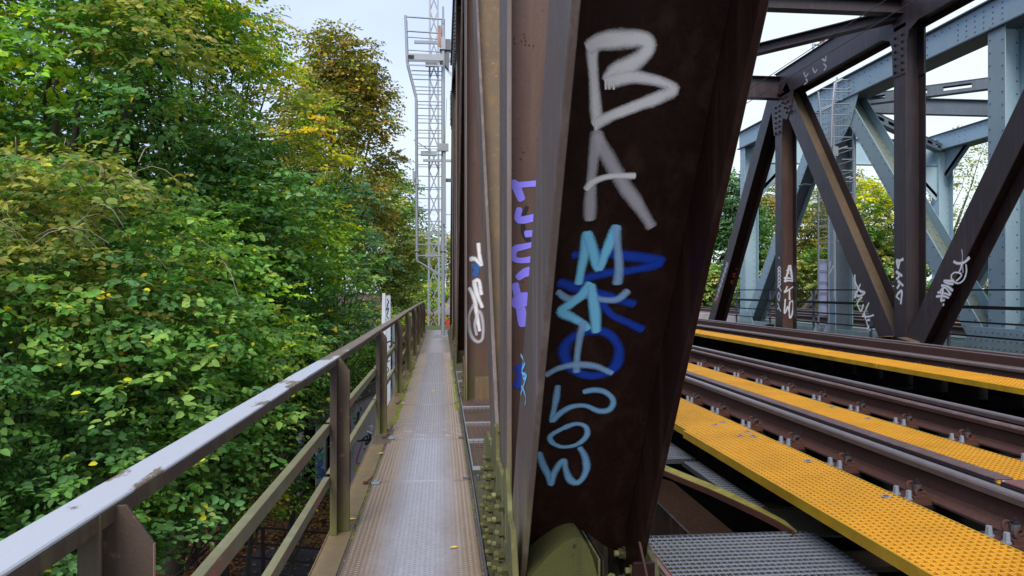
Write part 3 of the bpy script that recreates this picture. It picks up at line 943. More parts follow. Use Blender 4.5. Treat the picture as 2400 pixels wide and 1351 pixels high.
for i in range(15):
    t = i / 14
    x = 405 - 125 * t; y = 330 + 400 * t
    sq.append((x + (14 if i % 2 else -14), y + (-14 if i % 2 else 14)))
tagmesh(ep, [(sq, 0.10, 's_thin'), ([(395, 315), (415, 330), (400, 380)], 0.06, 's_thin'), ([(300, 640), (280, 690), (300, 745), (272, 780)], 0.07, 's_red')],
        Vector((XR0, 0, 0)), (-1, 0, 0), Z1)
epn = Vector((0, -7.3, -5.2)).normalized()
tagmesh(ep, [([(505, 385), (545, 400), (520, 430), (470, 445)], 0.06, 's_red'), ([(470, 470), (510, 480), (500, 510), (450, 530), (490, 572)], 0.06, 's_red')],
        Vector((10, 23.5, 3.75)) + epn * 0.012, epn, Z1)
d2 = ftop[('B1', 1)]
tagmesh(d2, [([(1842, 458), (1848, 540), (1882, 610)], 0.06, 's_white'), ([(1825, 480), (1830, 580)], 0.03, 's_thin'), ([(1842, 705), (1870, 640), (1905, 560)], 0.06, 's_white'),
             ([(1870, 600), (1910, 640), (1955, 655), (1905, 690), (1868, 690)], 0.06, 's_white'), ([(1868, 780), (1890, 740), (1925, 705)], 0.05, 's_white'),
             ([(1868, 780), (1910, 860), (1940, 790)], 0.05, 's_white'), ([(2000, 770), (1965, 850), (1930, 920)], 0.05, 's_white'), ([(1930, 915), (1990, 925), (2055, 908)], 0.05, 's_white'),
             ([(2010, 960), (1975, 970), (1985, 1010), (2000, 1040), (1980, 1060)], 0.05, 's_white'), ([(1955, 900), (1965, 950)], 0.05, 's_white'), ([(2014, 1072), (2017, 1077)], 0.06, 's_white')],
        Vector((XR0, 0, 0)), (-1, 0, 0), Z1)
tagmesh(vB1, [([(2312, 292), (2345, 295), (2385, 278)], 0.07, 's_white'), ([(2345, 300), (2330, 380), (2312, 300)], 0.06, 's_white'), ([(2310, 420), (2345, 445), (2372, 465)], 0.07, 's_white'),
              ([(2310, 500), (2340, 470), (2325, 420)], 0.05, 's_white'), ([(2320, 605), (2345, 560), (2330, 520), (2385, 575)], 0.06, 's_white'),
              ([(2310, 700), (2335, 660), (2372, 640), (2360, 780)], 0.06, 's_white'), ([(2312, 700), (2345, 730)], 0.05, 's_white')],
        Vector((XR0, 0, 0)), (-1, 0, 0), Z1)
d3 = ftop[('B1', -1)]
tagmesh(d3, [([(695, 160), (704, 220), (700, 300), (710, 400)], 0.035, 's_thin'), ([(612, 285), (650, 305), (720, 295), (775, 245)], 0.055, 's_white'), ([(700, 310), (685, 360), (665, 400)], 0.04, 's_white'),
             ([(742, 320), (745, 400), (715, 480), (660, 515), (605, 490), (585, 440), (620, 402), (680, 410), (690, 440), (640, 490)], 0.035, 's_white'),
             ([(508, 488), (560, 492), (612, 488)], 0.05, 's_white'), ([(510, 500), (560, 520), (605, 522)], 0.045, 's_white'), ([(485, 540), (540, 545), (600, 590)], 0.055, 's_white'), ([(470, 600), (520, 560), (580, 630)], 0.05, 's_white'),
             ([(445, 612), (510, 620), (575, 640)], 0.045, 's_white'), ([(430, 655), (500, 650), (560, 668)], 0.045, 's_white'), ([(500, 580), (490, 650), (480, 700), (515, 690)], 0.05, 's_white'), ([(503, 738), (506, 742)], 0.06, 's_white')],
        Vector((XR0, 0, 0)), (-1, 0, 0), Z2)
chs = [([(1885, 170), (1889, 180), (1895, 172)], 0.05, 's_thin'), ([(1890, 185), (1893, 192), (1886, 198)], 0.05, 's_thin'), ([(1906, 160), (1911, 170), (1916, 163)], 0.05, 's_thin'),
       ([(1928, 138), (1936, 142), (1937, 130)], 0.05, 's_thin'), ([(1932, 150), (1938, 156), (1933, 165)], 0.05, 's_thin')]
g = MB(); o_ = 0.003
for pts, w, mt in chs:
    stroke(g, pts, w, Vector((XR0, 0, 0)), (-1, 0, 0), mt, o_); o_ += 0.002
g.build('graffiti', farT)

# ================================================================ overhead bracing of the brown bridge
br = empty('overhead_bracing', (5.3, 20.55, 6.4), 'dark brown beams spanning overhead between the two brown trusses', 'bridge bracing')


def crossbeam(nm, par, y, z0, z1, x0, x1, mat='purple', w=0.24):
    mb = MB()
    mb.box(x0, x1, y - w / 2, y + w / 2, z1 - 0.02, z1, mat)
    mb.box(x0, x1, y - w / 2, y + w / 2, z0, z0 + 0.02, mat)
    mb.box(x0, x1, y - 0.008, y + 0.008, z0 + 0.02, z1 - 0.02, mat)
    return mb.build(nm, par, bevel=0.003)


crossbeam('portal_beam', br, 20.55, 7.08, 7.72, XL1, XR0, 'purple', 0.3)
crossbeam('cross_beam', br, 14.85, 7.42, 7.72, XL1, XR0, 'purple', 0.26)
crossbeam('cross_beam', br, 9.14, 7.42, 7.72, XL1, XR0, 'purple', 0.26)
for (xa, ya, xb, yb) in ((XR0, 14.95, 5.4, 20.4), (XL1, 14.95, 5.2, 20.4), (XR0, 9.3, 5.4, 14.7), (XL1, 9.3, 5.2, 14.7)):
    mb = MB()
    a = Vector((xa, ya, 7.56)); b = Vector((xb, yb, 7.56))
    mb.bar(a, b, 0.26, 0.02, 'purple'); mb.bar(a - Vector((0, 0, 0.11)), b - Vector((0, 0, 0.11)), 0.014, 0.2, 'purple'); mb.bar(a - Vector((0, 0, 0.22)), b - Vector((0, 0, 0.22)), 0.26, 0.02, 'purple')
    mb.build('bracing_diagonal', br)

# ================================================================ floor of the brown bridge
fl = empty('bridge_floor', (5.3, 3.6, -0.6), 'dark steel cross girders and stringers under the tracks of the brown bridge', 'bridge floor')
for y in (-2.2, 3.45, 9.14, 14.85, 20.55, 26.0):
    mb = MB()
    mb.box(XL1 + 0.03, XR0, y - 0.22, y + 0.22, 0.12, 0.15, 'dusty' if y == 3.45 else 'under')
    mb.box(XL1 + 0.03, XR0, y - 0.012, y + 0.012, -0.9, 0.12, 'under')
    mb.build('cross_girder', fl, bevel=0.002)
for x in (2.53, 4.03, 6.57, 8.07):
    mb = MB()
    mb.box(x - 0.13, x + 0.13, -3, 26.4, 0.11, 0.135, 'under'); mb.box(x - 0.01, x + 0.01, -3, 26.4, -0.65, 0.11, 'under')
    mb.build('stringer', fl)
# the edge beam whose top flange flares towards the cross girder
mb = MB()
outer = [at(x, y, Z=0.155) for x, y in ((1480, 1068), (1535, 1095), (1600, 1122), (1660, 1146), (1720, 1173), (1780, 1201), (1822, 1222), (1862, 1246))]
poly = [(p.x, p.y) for p in outer]
far_y = 9.0
poly = [(1.33, far_y), (1.33, 5.0)] + [q_ for q_ in poly if q_[1] < 4.9] + [(3.4, poly[-1][1] - 0.05), (3.4, 3.95), (2.2, 3.98), (1.75, 4.3), (1.45, 5.2), (1.36, far_y)]
mb.xy(poly, 0.152, 0.182, 'algae_dark')
edge_f = mb.build('haunched_flange', fl)
outer2 = [at(x, y, Z=0.265) for x, y in ((1440, 1048), (1480, 1068), (1535, 1095), (1600, 1122), (1660, 1146), (1720, 1173), (1780, 1201), (1822, 1222), (1862, 1246))]
wd = [0.085, 0.085, 0.09, 0.09, 0.08, 0.07, 0.05, 0.04, 0.01]
mb = MB(); mr_ = MB()
for i in range(len(outer2) - 1):
    a_, b_ = outer2[i], outer2[i + 1]
    mb.prism([(a_.x, a_.y, 0.262), (b_.x, b_.y, 0.262), (b_.x + wd[i + 1], b_.y, 0.262), (a_.x + wd[i], a_.y, 0.262)], (0, 0, 0.006), 'yellow_moss')
    mr_.prism([(a_.x - 0.012, a_.y, 0.236), (b_.x - 0.012, b_.y, 0.236), (b_.x - 0.012, b_.y, 0.270), (a_.x - 0.012, a_.y, 0.270)], (0.011, 0, 0), 'rust')
mb.build('edge_plate', fl); mr_.build('flange_lip', fl)
mb = MB()
mb.prism([(1.34, 3.3, -0.9), (1.34, 9.0, -0.9), (1.34, 9.0, 0.12), (1.34, 3.3, 0.12)], (0.016, 0, 0), 'girder_web')
mb.build('edge_beam_web', fl)

mb = MB()
fp = [at(x, y, Z=0.225) for x, y in ((1715, 1176), (1765, 1198), (1815, 1222), (1858, 1246), (1880, 1252), (2060, 1256), (1960, 1215), (1880, 1196), (1800, 1190))]
mb.xy([(q_.x, q_.y) for q_ in fp], 0.212, 0.222, 'flange_olive')
mb.build('girder_flange', fl)

# ================================================================ walkway
wk = empty('walkway', (-0.15, 5.5, 0.0), 'narrow steel tread plate walkway leading between the railing and the brown truss', 'walkway')
joints = [-0.9, 1.25, 3.40, 5.55, 7.10, 9.25, 11.3, 12.85, 14.85, 16.9, 18.7, 20.6, 22.6, 24.6, 26.4]
rnd = random.Random(3)
for i in range(len(joints) - 1):
    y0, y1 = joints[i] + 0.006, joints[i + 1] - 0.006
    mb = MB()
    dz = rnd.uniform(-0.0025, 0.0025)
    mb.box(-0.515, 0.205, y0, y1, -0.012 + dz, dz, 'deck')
    p = mb.build('tread_plate', wk, bevel=0.002)
    if -0.5 < y0 < 15:
        # raised lozenges in a herringbone
        t = MB()
        nx = 26; sx = 0.70 / nx; sy = 0.0265
        ny = int((y1 - y0 - 0.04) / sy)
        for a in range(nx):
            for b in range(ny):
                cx = -0.505 + (a + 0.5) * sx + rnd.uniform(-0.0012, 0.0012)
                cy = y0 + 0.02 + (b + (0.5 if a % 2 else 0)) * sy
                if cy < 1.2:
                    continue
                s = 1 if a % 2 else -1
                dx, dy = 0.0125, 0.0055 * s
                nx_, ny_ = -dy * 0.22, dx * 0.22
                t.add([(cx - dx, cy - dy, dz), (cx + nx_, cy + ny_, dz), (cx + dx, cy + dy, dz), (cx - nx_, cy - ny_, dz), (cx, cy, dz + 0.0022)],
                      [(0, 4, 1), (1, 4, 2), (2, 4, 3), (3, 4, 0)], 'lozenge')
        if t.v:
            o = t.build('tread_pattern', p); o['kind'] = 'stuff'
mb = MB()
mb.box(-0.665, -0.535, -2, 26.3, -0.007, 0.0, 'channel'); mb.box(-0.665, -0.655, -2, 26.3, -0.14, -0.007, 'channel'); mb.box(-0.545, -0.535, -2, 26.3, -0.16, -0.007, 'black')
mb.box(-0.672, -0.665, -2, 26.3, -0.02, 0.006, 'channel')
mb.build('edge_channel', wk, bevel=0.002)
mb = MB()
x = -2.0
pts = []
yy = -2.0
while yy < 26.2:
    pts.append((yy, rnd.uniform(-0.004, 0.004))); yy += 1.1
for i in range(len(pts) - 1):
    (ya, da), (yb, db) = pts[i], pts[i + 1]
    mb.prism([(0.222 + da, ya, -0.16), (0.222 + db, yb, -0.16), (0.222 + db, yb, 0.028), (0.222 + da, ya, 0.028)], (0.010, 0, 0), 'galv_dark')
mb.build('kerb_bar', wk)
mb = MB()
mb.box(0.205, 0.221, -2, 26.3, -0.03, -0.004, 'grit'); mb.box(-0.534, -0.516, -2, 3.2, -0.09, -0.03, 'black'); mb.box(-0.534, -0.516, 3.2, 26.3, -0.03, -0.006, 'grit')
mb.build('dirt_filled_gap', wk)
for x in (-0.45, 0.12):
    mb = MB(); mb.box(x - 0.04, x + 0.04, -2, 26.3, -0.16, -0.02, 'under'); mb.build('bearer', wk)
# crumbs of dirt, moss cushions along both edges
def crumbs(name, n, xr, yr, zr, r0, r1, mat, seed, par=wk, flat=0.7):
    R = random.Random(seed); mb = MB()
    for _ in range(n):
        x = R.uniform(*xr); y = R.uniform(*yr); z = R.uniform(*zr); r = R.uniform(r0, r1)
        vs = []
        for (a, b, c) in ((1, 0, 0), (0, 1, 0), (-1, 0, 0), (0, -1, 0), (0, 0, 1)):
            k = r * R.uniform(0.6, 1.3)
            vs.append((x + a * k, y + b * k, z + c * k * flat))
        mb.add(vs, [(0, 1, 4), (1, 2, 4), (2, 3, 4), (3, 0, 4)], mat)
    o = mb.build(name, par); o['kind'] = 'stuff'
    return o
crumbs('grit_line', 1500, (-0.536, -0.512), (2.5, 26), (-0.03, 0.0), 0.004, 0.012, 'grit', 1)
crumbs('grit_line', 900, (0.20, 0.222), (1.5, 26), (-0.01, 0.0), 0.004, 0.012, 'grit', 2)
crumbs('grit_heap', 500, (-0.655, -0.49), (6.9, 7.6), (-0.003, 0.004), 0.005, 0.018, 'grit', 4)
crumbs('grit_heap', 500, (-0.655, -0.50), (9.9, 17), (-0.003, 0.004), 0.006, 0.024, 'grit', 5)
crumbs('moss_cushion', 380, (-0.53, -0.495), (7.9, 10.2), (-0.004, 0.004), 0.006, 0.020, 'moss', 6)
crumbs('moss_cushion', 300, (-0.56, -0.50), (10.3, 15), (-0.004, 0.004), 0.006, 0.026, 'moss', 7)
crumbs('moss_cushion', 120, (-0.53, -0.51), (4.3, 6.3), (-0.006, 0.0), 0.004, 0.010, 'moss', 8)
crumbs('moss_cushion', 300, (0.17, 0.222), (8.8, 15), (-0.004, 0.004), 0.006, 0.022, 'moss', 9)
crumbs('moss_cushion', 120, (0.198, 0.222), (2.2, 8), (-0.006, 0.002), 0.004, 0.010, 'moss', 10)
# plate clamps
for (x, y) in ((-0.515, 5.5), (-0.51, 7.15), (-0.51, 9.3), (0.17, 5.58), (0.175, 7.12), (0.18, 9.3), (0.18, 11.3), (-0.51, 12.9), (0.18, 12.9)):
    mb = MB()
    if x < 0:
        mb.box(x - 0.005, x + 0.055, y - 0.03, y + 0.03, 0.003, 0.016, 'galv'); mb.disc((x + 0.025, y, 0.016), (0, 0, 1), 0.016, 0.014, 'galv', 6)
        mb.bar((x - 0.045, y, 0.008), (x + 0.002, y + 0.015, 0.05), 0.03, 0.008, 'rust'); mb.disc((x - 0.05, y, 0.003), (0, 0, 1), 0.02, 0.016, 'rust', 7)
    else:
        mb.box(x - 0.01, x + 0.045, y - 0.02, y + 0.02, 0.003, 0.012, 'galv_dark')
    mb.build('plate_clamp', wk, bevel=0.002)

# ---------------------------------------------------------------- railing
rl = empty('railing', (-0.66, 1.4, 0.0), 'rust brown steel railing with pale worn top rail on the left edge of the walkway', 'railing')
mb = MB()
mb.box(-0.702, -0.618, -3, 3.4, 1.040, 1.050, 'railing_top'); mb.box(-0.702, -0.694, -3, 3.4, 1.0, 1.040, 'railing'); mb.box(-0.626, -0.618, -3, 3.4, 1.008, 1.040, 'railing')
mb.build('top_rail', rl, bevel=0.003)
mb = MB()
R = random.Random(4)
ys = [3.403, 4.4, 6.0, 7.4, 9.0, 10.3, 12, 13.3, 16.2, 19.2, 22.1, 24.9]
dv = [0.0] + [R.uniform(-0.008, 0.008) for _ in ys[1:]]
for i in range(len(ys) - 1):
    for (xa, xb, za, zb, mt) in ((-0.702, -0.618, 1.040, 1.050, 'railing_top'), (-0.626, -0.618, 1.008, 1.0395, 'railing'), (-0.702, -0.694, 1.0, 1.0395, 'railing')):
        mb.add([(xa, ys[i], za + dv[i]), (xb, ys[i], za + dv[i]), (xb, ys[i + 1], za + dv[i + 1]), (xa, ys[i + 1], za + dv[i + 1]),
                (xa, ys[i], zb + dv[i]), (xb, ys[i], zb + dv[i]), (xb, ys[i + 1], zb + dv[i + 1]), (xa, ys[i + 1], zb + dv[i + 1])],
               [(3, 2, 1, 0), (4, 5, 6, 7), (0, 1, 5, 4), (1, 2, 6, 5), (2, 3, 7, 6), (3, 0, 4, 7)], mt)
mb.tube([(-0.66, 24.9, 1.03), (-0.66, 25.1, 1.01), (-0.66, 25.2, 0.9), (-0.66, 25.22, 0.3)], 0.03, 'railing', 8)
mb.build('top_rail', rl)


def rail_post(y, tall=1.04):
    mb = MB()
    x0 = -0.655
    # folded channel: narrow flange towards the viewer, web, wide flange behind with a clipped corner
    mb.box(x0, x0 + 0.040, y - 0.040, y - 0.032, 0.001, tall, 'railing')
    mb.box(x0, x0 + 0.008, y - 0.032, y + 0.032, 0.001, tall, 'railing')
    mb.prism([(x0, y + 0.032, 0.001), (x0 + 0.105, y + 0.032, 0.001), (x0 + 0.105, y + 0.032, tall - 0.075), (x0 + 0.055, y + 0.032, tall - 0.002), (x0, y + 0.032, tall - 0.002)], (0, 0.008, 0), 'railing')
    mb.box(x0 + 0.1045, x0 + 0.1065, y + 0.031, y + 0.041, 0.02, tall - 0.076, 'rust_pink' if y < 2 else 'rust')
    return mb.build('post', rl, bevel=0.002)


for y in (1.42, 4.40, 7.40, 10.30, 13.25, 16.2, 19.2, 22.1, 24.85):
    rail_post(y)
py = [-1.5, 1.42, 4.40, 7.40, 10.30, 13.25, 16.2, 19.2, 22.1, 24.85]
for i in range(len(py) - 1):
    for (z, w, nm) in ((0.66, 0.058, 0), (0.35, 0.055, 1)):
        mb = MB()
        ya, yb = py[i] + 0.045, py[i + 1] - 0.045
        mb.box(-0.690, -0.655, ya, yb, z - 0.006, z, 'midrail')
        seg = ((ya, yb, 'midrail_face'),)
        for a, b, mt in seg:
            mb.box(-0.661, -0.655, a, b, z - w, z - 0.006, mt)
        mb.build('mid_rail', rl)

# ---------------------------------------------------------------- leaves lying on the walkway
for (px_, py_, s, a, lb) in ((1064, 1283, 0.020, 0.3, 'pale yellow leaf lying on the nearest tread plate'), (1017, 917, 0.030, 0.9, 'pale yellow leaf in the middle of the walkway far ahead'),
                        (824, 1217, 0.022, 0.1, 'yellow leaf on the ochre channel at the foot of a railing post'), (893, 1063, 0.024, 0.2, 'yellow leaf at the left gap beside the dirt heap'), (892, 1063, 0, 0, '')):
    if s == 0: continue
    p = at(px_, py_, Z=0.006)
    mb = MB()
    vs = []
    for (u, v, w) in ((-1, 0, 0), (-0.5, 0.42, 0.15), (0.3, 0.45, 0.25), (1, 0.05, 0.1), (0.3, -0.35, 0.2), (-0.5, -0.32, 0.12), (0, 0.02, -0.02)):
        x = u * s * 1.3; y = v * s * 1.6
        vs.append((p.x + x * math.cos(a) - y * math.sin(a), p.y + x * math.sin(a) + y * math.cos(a), p.z + w * s * 0.8))
    mb.add(vs, [(0, 6, 1), (1, 6, 2), (2, 6, 3), (3, 6, 4), (4, 6, 5), (5, 6, 0)], 'leaf_yellow')
    o = mb.build('fallen_leaf')
    tag(o, lb, 'leaf')


# ---------------------------------------------------------------- steel gratings
def grating(x0, x1, y0, y1, z, label, mat='galv', nx=None, ny=None, frame='galv_dark', group=None, hb=0.016, left=None, depth=0.03):
    e_ = empty('steel_grating', ((x0 + x1) / 2, (y0 + y1) / 2, z), label, 'grating', group)
    mb = MB()
    nx = nx or max(2, int((x1 - x0) / 0.034)); ny = ny or max(2, int((y1 - y0) / 0.045))
    for i in range(1, nx):
        x = x0 + (x1 - x0) * i / nx
        mb.box(x - 0.0014, x + 0.0014, y0 + 0.004, y1 - 0.004, z - hb, z - 0.001, mat)
    for j in range(1, ny):
        y = y0 + (y1 - y0) * j / ny
        mb.box(x0 + 0.004, x1 - 0.004, y - 0.0016, y + 0.0016, z - 0.005, z + 0.0012, mat)
    g_ = mb.build('grid_bars', e_); g_['kind'] = 'stuff'
    mb = MB()
    for (a, b, c, d, mt) in ((x0, x1, y0, y0 + 0.004, frame), (x0, x1, y1 - 0.004, y1, frame), (x0, x0 + 0.004, y0 + 0.004, y1 - 0.004, left or frame), (x1 - 0.004, x1, y0 + 0.004, y1 - 0.004, frame)):
        mb.box(a, b, c, d, z - depth, z + 0.001, mt)
    if left:
        mb.box(x0 - 0.022, x0 - 0.001, y0, y1, z - 0.012, z - 0.004, left)
    mb.build('frame', e_)
    return e_


grating(0.965, 1.83, 1.9, 3.46, 0.25, 'shiny galvanised grating low beside the foot of the lettered post', 'galv', 30, 36, 'galv_dark', left='rust_pink')
grating(1.675, 1.79, 3.84, 4.95, 0.25, 'dark galvanised grating with moss edge between the truss and the yellow boards', 'galv', 4, 26, 'galv_dark')
grating(1.52, 1.79, 4.98, 8.8, 0.255, 'long dull grating running back behind the moss edged one', 'galv', 10, 80, 'galv_dark')
for (ya, yb, lb) in ((5.62, 6.62, 'rusty brown grating right of the walkway, closest of the row'), (6.65, 7.48, 'rusty brown grating right of the walkway, second of the row'),
                     (7.51, 8.5, 'rusty brown grating right of the walkway, third of the row'), (8.53, 9.4, 'rusty brown grating right of the walkway at the foot of the tagged post'),
                     (9.8, 10.9, 'rusty grating right of the walkway just past the tagged post'), (10.95, 12.2, 'dim rusty grating far along the right of the walkway')):
    g_ = grating(0.24, 0.93, ya, yb, 0.085, lb, 'galv_rust', 15, 14, 'galv')
# rebuild material slots that were referenced early
for o in bpy.data.objects:
    pass
mb = MB()
mb.box(0.245, 0.40, 5.28, 5.56, -0.02, 0.0, 'galv'); mb.box(0.245, 0.40, 5.28, 5.29, -0.12, -0.021, 'galv'); mb.disc((0.275, 5.5, 0.0), (0, 0, 1), 0.014, 0.05, 'galv_dark', 6)
o = mb.build('grating_bracket', bevel=0.003)
tag(o, 'small grey galvanised bracket at the front end of the rusty grating row', 'bracket')

# ---------------------------------------------------------------- yellow resin gratings
def yellow_board(x0, x1, y0, y1, z, label, cell=0.036, th=0.05, group=None, discs=()):
    e_ = empty('yellow_grating', ((x0 + x1) / 2, (y0 + y1) / 2, z), label, 'grating', group)
    mb = MB()
    nx = max(3, round((x1 - x0) / cell)); ny = max(3, round((y1 - y0) / cell))
    for i in range(0, nx + 1):
        x = x0 + (x1 - x0) * i / nx
        w = 0.0035
        a, b = (x, x + 2 * w) if i == 0 else ((x - 2 * w, x) if i == nx else (x - w, x + w))
        mb.box(a, b, y0, y1, z - th, z, 'yellow_dark' if i in (0, nx) else 'yellow')
    for j in range(0, ny + 1):
        y = y0 + (y1 - y0) * j / ny
        mb.box(x0 + 0.007, x1 - 0.007, y - 0.003, y + 0.003, z - th, z - 0.0005, 'yellow')
    mb.box(x0 + 0.007, x1 - 0.007, y0, y1, z - th, z - th + 0.004, 'yellow_dark')
    g_ = mb.build('resin_grid', e_); g_['kind'] = 'stuff'
    for (dx, dy) in discs:
        mb = MB()
        mb.disc((dx, dy, z), (0, 0, 1), 0.024, 0.003, 'galv', 14); mb.disc((dx, dy, z + 0.003), (0, 0, 1), 0.012, 0.003, 'galv_dark', 8)
        mb.build('fixing_disc', e_)
    return e_


yb_ = [(-0.6, 5.02), (5.03, 9.5), (9.52, 14.0), (14.02, 18.5), (18.52, 24.5)]
names = ['closest yellow grating board beside the near rail', 'second yellow board beside the near rail, slightly narrower', 'third yellow board in the strip left of the near rail',
         'fourth yellow board in the strip left of the near rail', 'last yellow board in the strip left of the near rail, by the far end']
for k, (a, b) in enumerate(yb_):
    ds = ((2.14, 3.32), (2.13, 4.05), (2.12, 4.78), (2.15, 4.93), (2.04, 4.80)) if k == 0 else (((2.12, 5.3), (2.02, 5.2), (2.14, 7.1)) if k == 1 else ())
    yellow_board(1.71 + (0.03 if k else 0), 2.21, a, b, 0.45, names[k], discs=ds)
for k, (a, b) in enumerate([(0.5, 5.6), (5.62, 10.1), (10.12, 15.5), (15.52, 24.5)]):
    yellow_board(2.87, 3.38, a, b, 0.45, ['near', 'second', 'third', 'furthest'][k] + ' board of the yellow strip between the two near rails', discs=((3.3, 5.35), (3.32, 5.9)) if k == 0 else ())
for k, (a, b) in enumerate([(3.5, 9.0), (9.02, 14.5), (14.52, 20.0), (20.02, 25.5)]):
    yellow_board(5.68, 6.25, a, b, 0.48, ['first', 'second', 'third', 'furthest'][k] + ' board of the yellow strip left of the second track', cell=0.05, th=0.06)

# ---------------------------------------------------------------- rails
prof_rail = [(-0.075, 0), (-0.075, 0.011), (-0.025, 0.028), (-0.010, 0.045), (-0.008, 0.115), (-0.018, 0.128), (-0.036, 0.134), (-0.036, 0.160), (-0.030, 0.168), (-0.018, 0.172),
             (0.018, 0.172), (0.030, 0.168), (0.036, 0.160), (0.036, 0.134), (0.018, 0.128), (0.008, 0.115), (0.010, 0.045), (0.025, 0.028), (0.075, 0.011), (0.075, 0)]


def extrude_profile(mb, prof, x, z, ya, yb, mats):
    n = len(prof)
    P0 = [(x + a, ya, z + b) for a, b in prof]; P1 = [(x + a, yb, z + b) for a, b in prof]
    for i in range(n):
        j = (i + 1) % n
        mb.add([P0[i], P0[j], P1[j], P1[i]], [(3, 2, 1, 0)], mats(i))
    mb.add(P0, [tuple(range(n))], mats(0)); mb.add(P1, [tuple(range(n - 1, -1, -1))], mats(0))


def rail_m(i):
    return 'railtop' if i in (9, 10) else ('railedge' if i in (6, 7, 8, 11, 12) else 'railside')


ZR = 0.378
FASTY = [1.0 + 0.643 * k for k in range(0, 38)]


def clip_parts():
    """rusty coiled spring clip and two pale hexagon bolts beside the rail foot"""
    a = MB()
    path = []
    for i in range(15):
        t = i / 14
        ang = -0.4 + t * 4.6
        path.append((-0.12 + 0.030 * math.cos(ang) + 0.02 * t, -0.02 + 0.01 * math.sin(ang * 0.7) - 0.03 * t, 0.052 + 0.026 * math.sin(ang)))
    a.tube(path, 0.0075, 'rust', 6)
    path = []
    for i in range(17):
        t = i / 16
        ang = 6.8 * t
        path.append((-0.105 + 0.028 * math.cos(ang), -0.075 - 0.03 * t + 0.012 * math.cos(ang), 0.034 + 0.017 * math.sin(ang) + 0.01 * (1 - t)))
    a.tube(path, 0.0078, 'rust', 6)
    a.disc((-0.088, -0.045, 0.02), (0, 0, 1), 0.021, 0.05, 'galv_dark', 10); a.disc((-0.088, -0.045, 0.07), (0, 0, 1), 0.017, 0.014, 'black', 6); a.disc((-0.088, -0.045, 0.084), (0, 0, 1), 0.008, 0.012, 'black', 6)
    b = MB()
    b.box(-0.20, -0.055, -0.14, 0.06, -0.012, 0.008, 'rust'); b.box(-0.155, -0.07, -0.12, -0.05, 0.008, 0.026, 'rust')
    c = MB()
    c.disc((0, 0, 0), (0, 0, 1), 0.021, 0.007, 'galv', 12); c.disc((0, 0, 0.007), (0, 0, 1), 0.0165, 0.037, 'galv', 6, r2=0.013)
    return a, b, c


ca, cb, cc = clip_parts()
proto = {}
for nm, q in (('spring_clip', ca), ('base_plate', cb), ('hex_bolt', cc)):
    o = q.build(nm); proto[nm] = o.data
    bpy.data.objects.remove(o)


def obj_of(me, name, parent, loc):
    o = bpy.data.objects.new(name, me)
    COL.objects.link(o); o.parent = parent; o.location = loc
    return o


def rail(x, label, ya=-1.5, yb=60.0, fast=True, z=ZR, full=True, y_from=1.0, old=False):
    e_ = empty('rail', (x, 0, z), label, 'rail')
    mb = MB()
    extrude_profile(mb, prof_rail, x, z, ya, yb, (lambda i: 'rust_brown' if i in (7, 8, 9, 10, 11) else 'railside') if old else rail_m)
    mb.build('rail_section', e_)
    if fast:
        for y in FASTY:
            if y < y_from: continue
            f = obj_of(proto['base_plate'], 'base_plate', e_, (0, y, 0))
            obj_of(proto['spring_clip'], 'spring_clip', f, (0, 0, 0))
            if full:
                obj_of(proto['hex_bolt'], 'hex_bolt', f, (-0.175, -0.005, 0.008)); obj_of(proto['hex_bolt'], 'hex_bolt', f, (-0.165, -0.092, 0.008))
    return e_


rail(2.53, 'shiny topped rail nearest the lettered truss post, with rusty clips on its left')
rail(4.05, 'second running rail of the near track, shiny line behind the brown guard rail', fast=False)
rail(3.80, 'brown old guard rail with rusty clips right of the middle yellow strip', z=ZR - 0.004, old=True)
rail(6.57, 'left rail of the far brown bridge track beside the third yellow strip', full=False, y_from=5)
rail(8.07, 'rail closest to the feet of the far brown truss', fast=False)
# guard rails
def guard(x, ya, yb, label, z=0.53, leg=0.13, w=0.11, side=1, mt='railside', top_m='rust_brown'):
    mb = MB()
    mb.box(x, x + w, ya, yb, z - 0.012, z, top_m)
    xx = x if side > 0 else x + w - 0.012
    mb.box(xx, xx + 0.012, ya, yb, z - leg, z - 0.012, mt)
    o = mb.build('guard_rail', bevel=0.004)
    tag(o, label, 'guard rail')
    return o
guard(2.69, 3.30, 27, 'dark guard rail close to the right of the near rail', leg=0.07, w=0.10, mt='railedge_dark')
guard(2.69, -1, 3.27, 'scuffed reddish end piece of the near guard rail with white paint marks', leg=0.05, w=0.13, mt='railedge_dark', top_m='primer')
guard(6.77, 2, 27, 'brown guard rail just right of the far track left rail', leg=0.12, w=0.09)
guard(7.80, 2, 27, 'brown guard rail just left of the rail by the far truss', leg=0.14, w=0.09)
# sleepers
sl_mb = MB(); sl_mb.box(-1.28, 1.28, -0.12, 0.12, -0.21, 0, 'sleeper')
slo = sl_mb.build('sleeper', bevel=0.01)
slo.location = (3.28, FASTY[0] - 0.03, ZR - 0.013)
tag(slo, 'tarred black sleeper lying crosswise under the near track rails', 'sleeper', 'sleepers of the near track')
for tr, xs in ((0, 3.28), (1, 7.32)):
    for k, y in enumerate(FASTY):
        if tr == 0 and k == 0: continue
        if tr == 1 and y < 5: continue
        o = slo.copy(); COL.objects.link(o)
        o.location = (xs, y - 0.03, ZR - 0.013)
        if tr:
            o['label'] = 'tarred black sleeper lying crosswise under the far brown bridge track'; o['group'] = 'sleepers of the far track'

# ================================================================ masts
def ladder_mast(base, label, side, parts_fn):
    e_ = empty('signal_mast', base, label, 'signal mast')
    parts_fn(e_)
    return e_


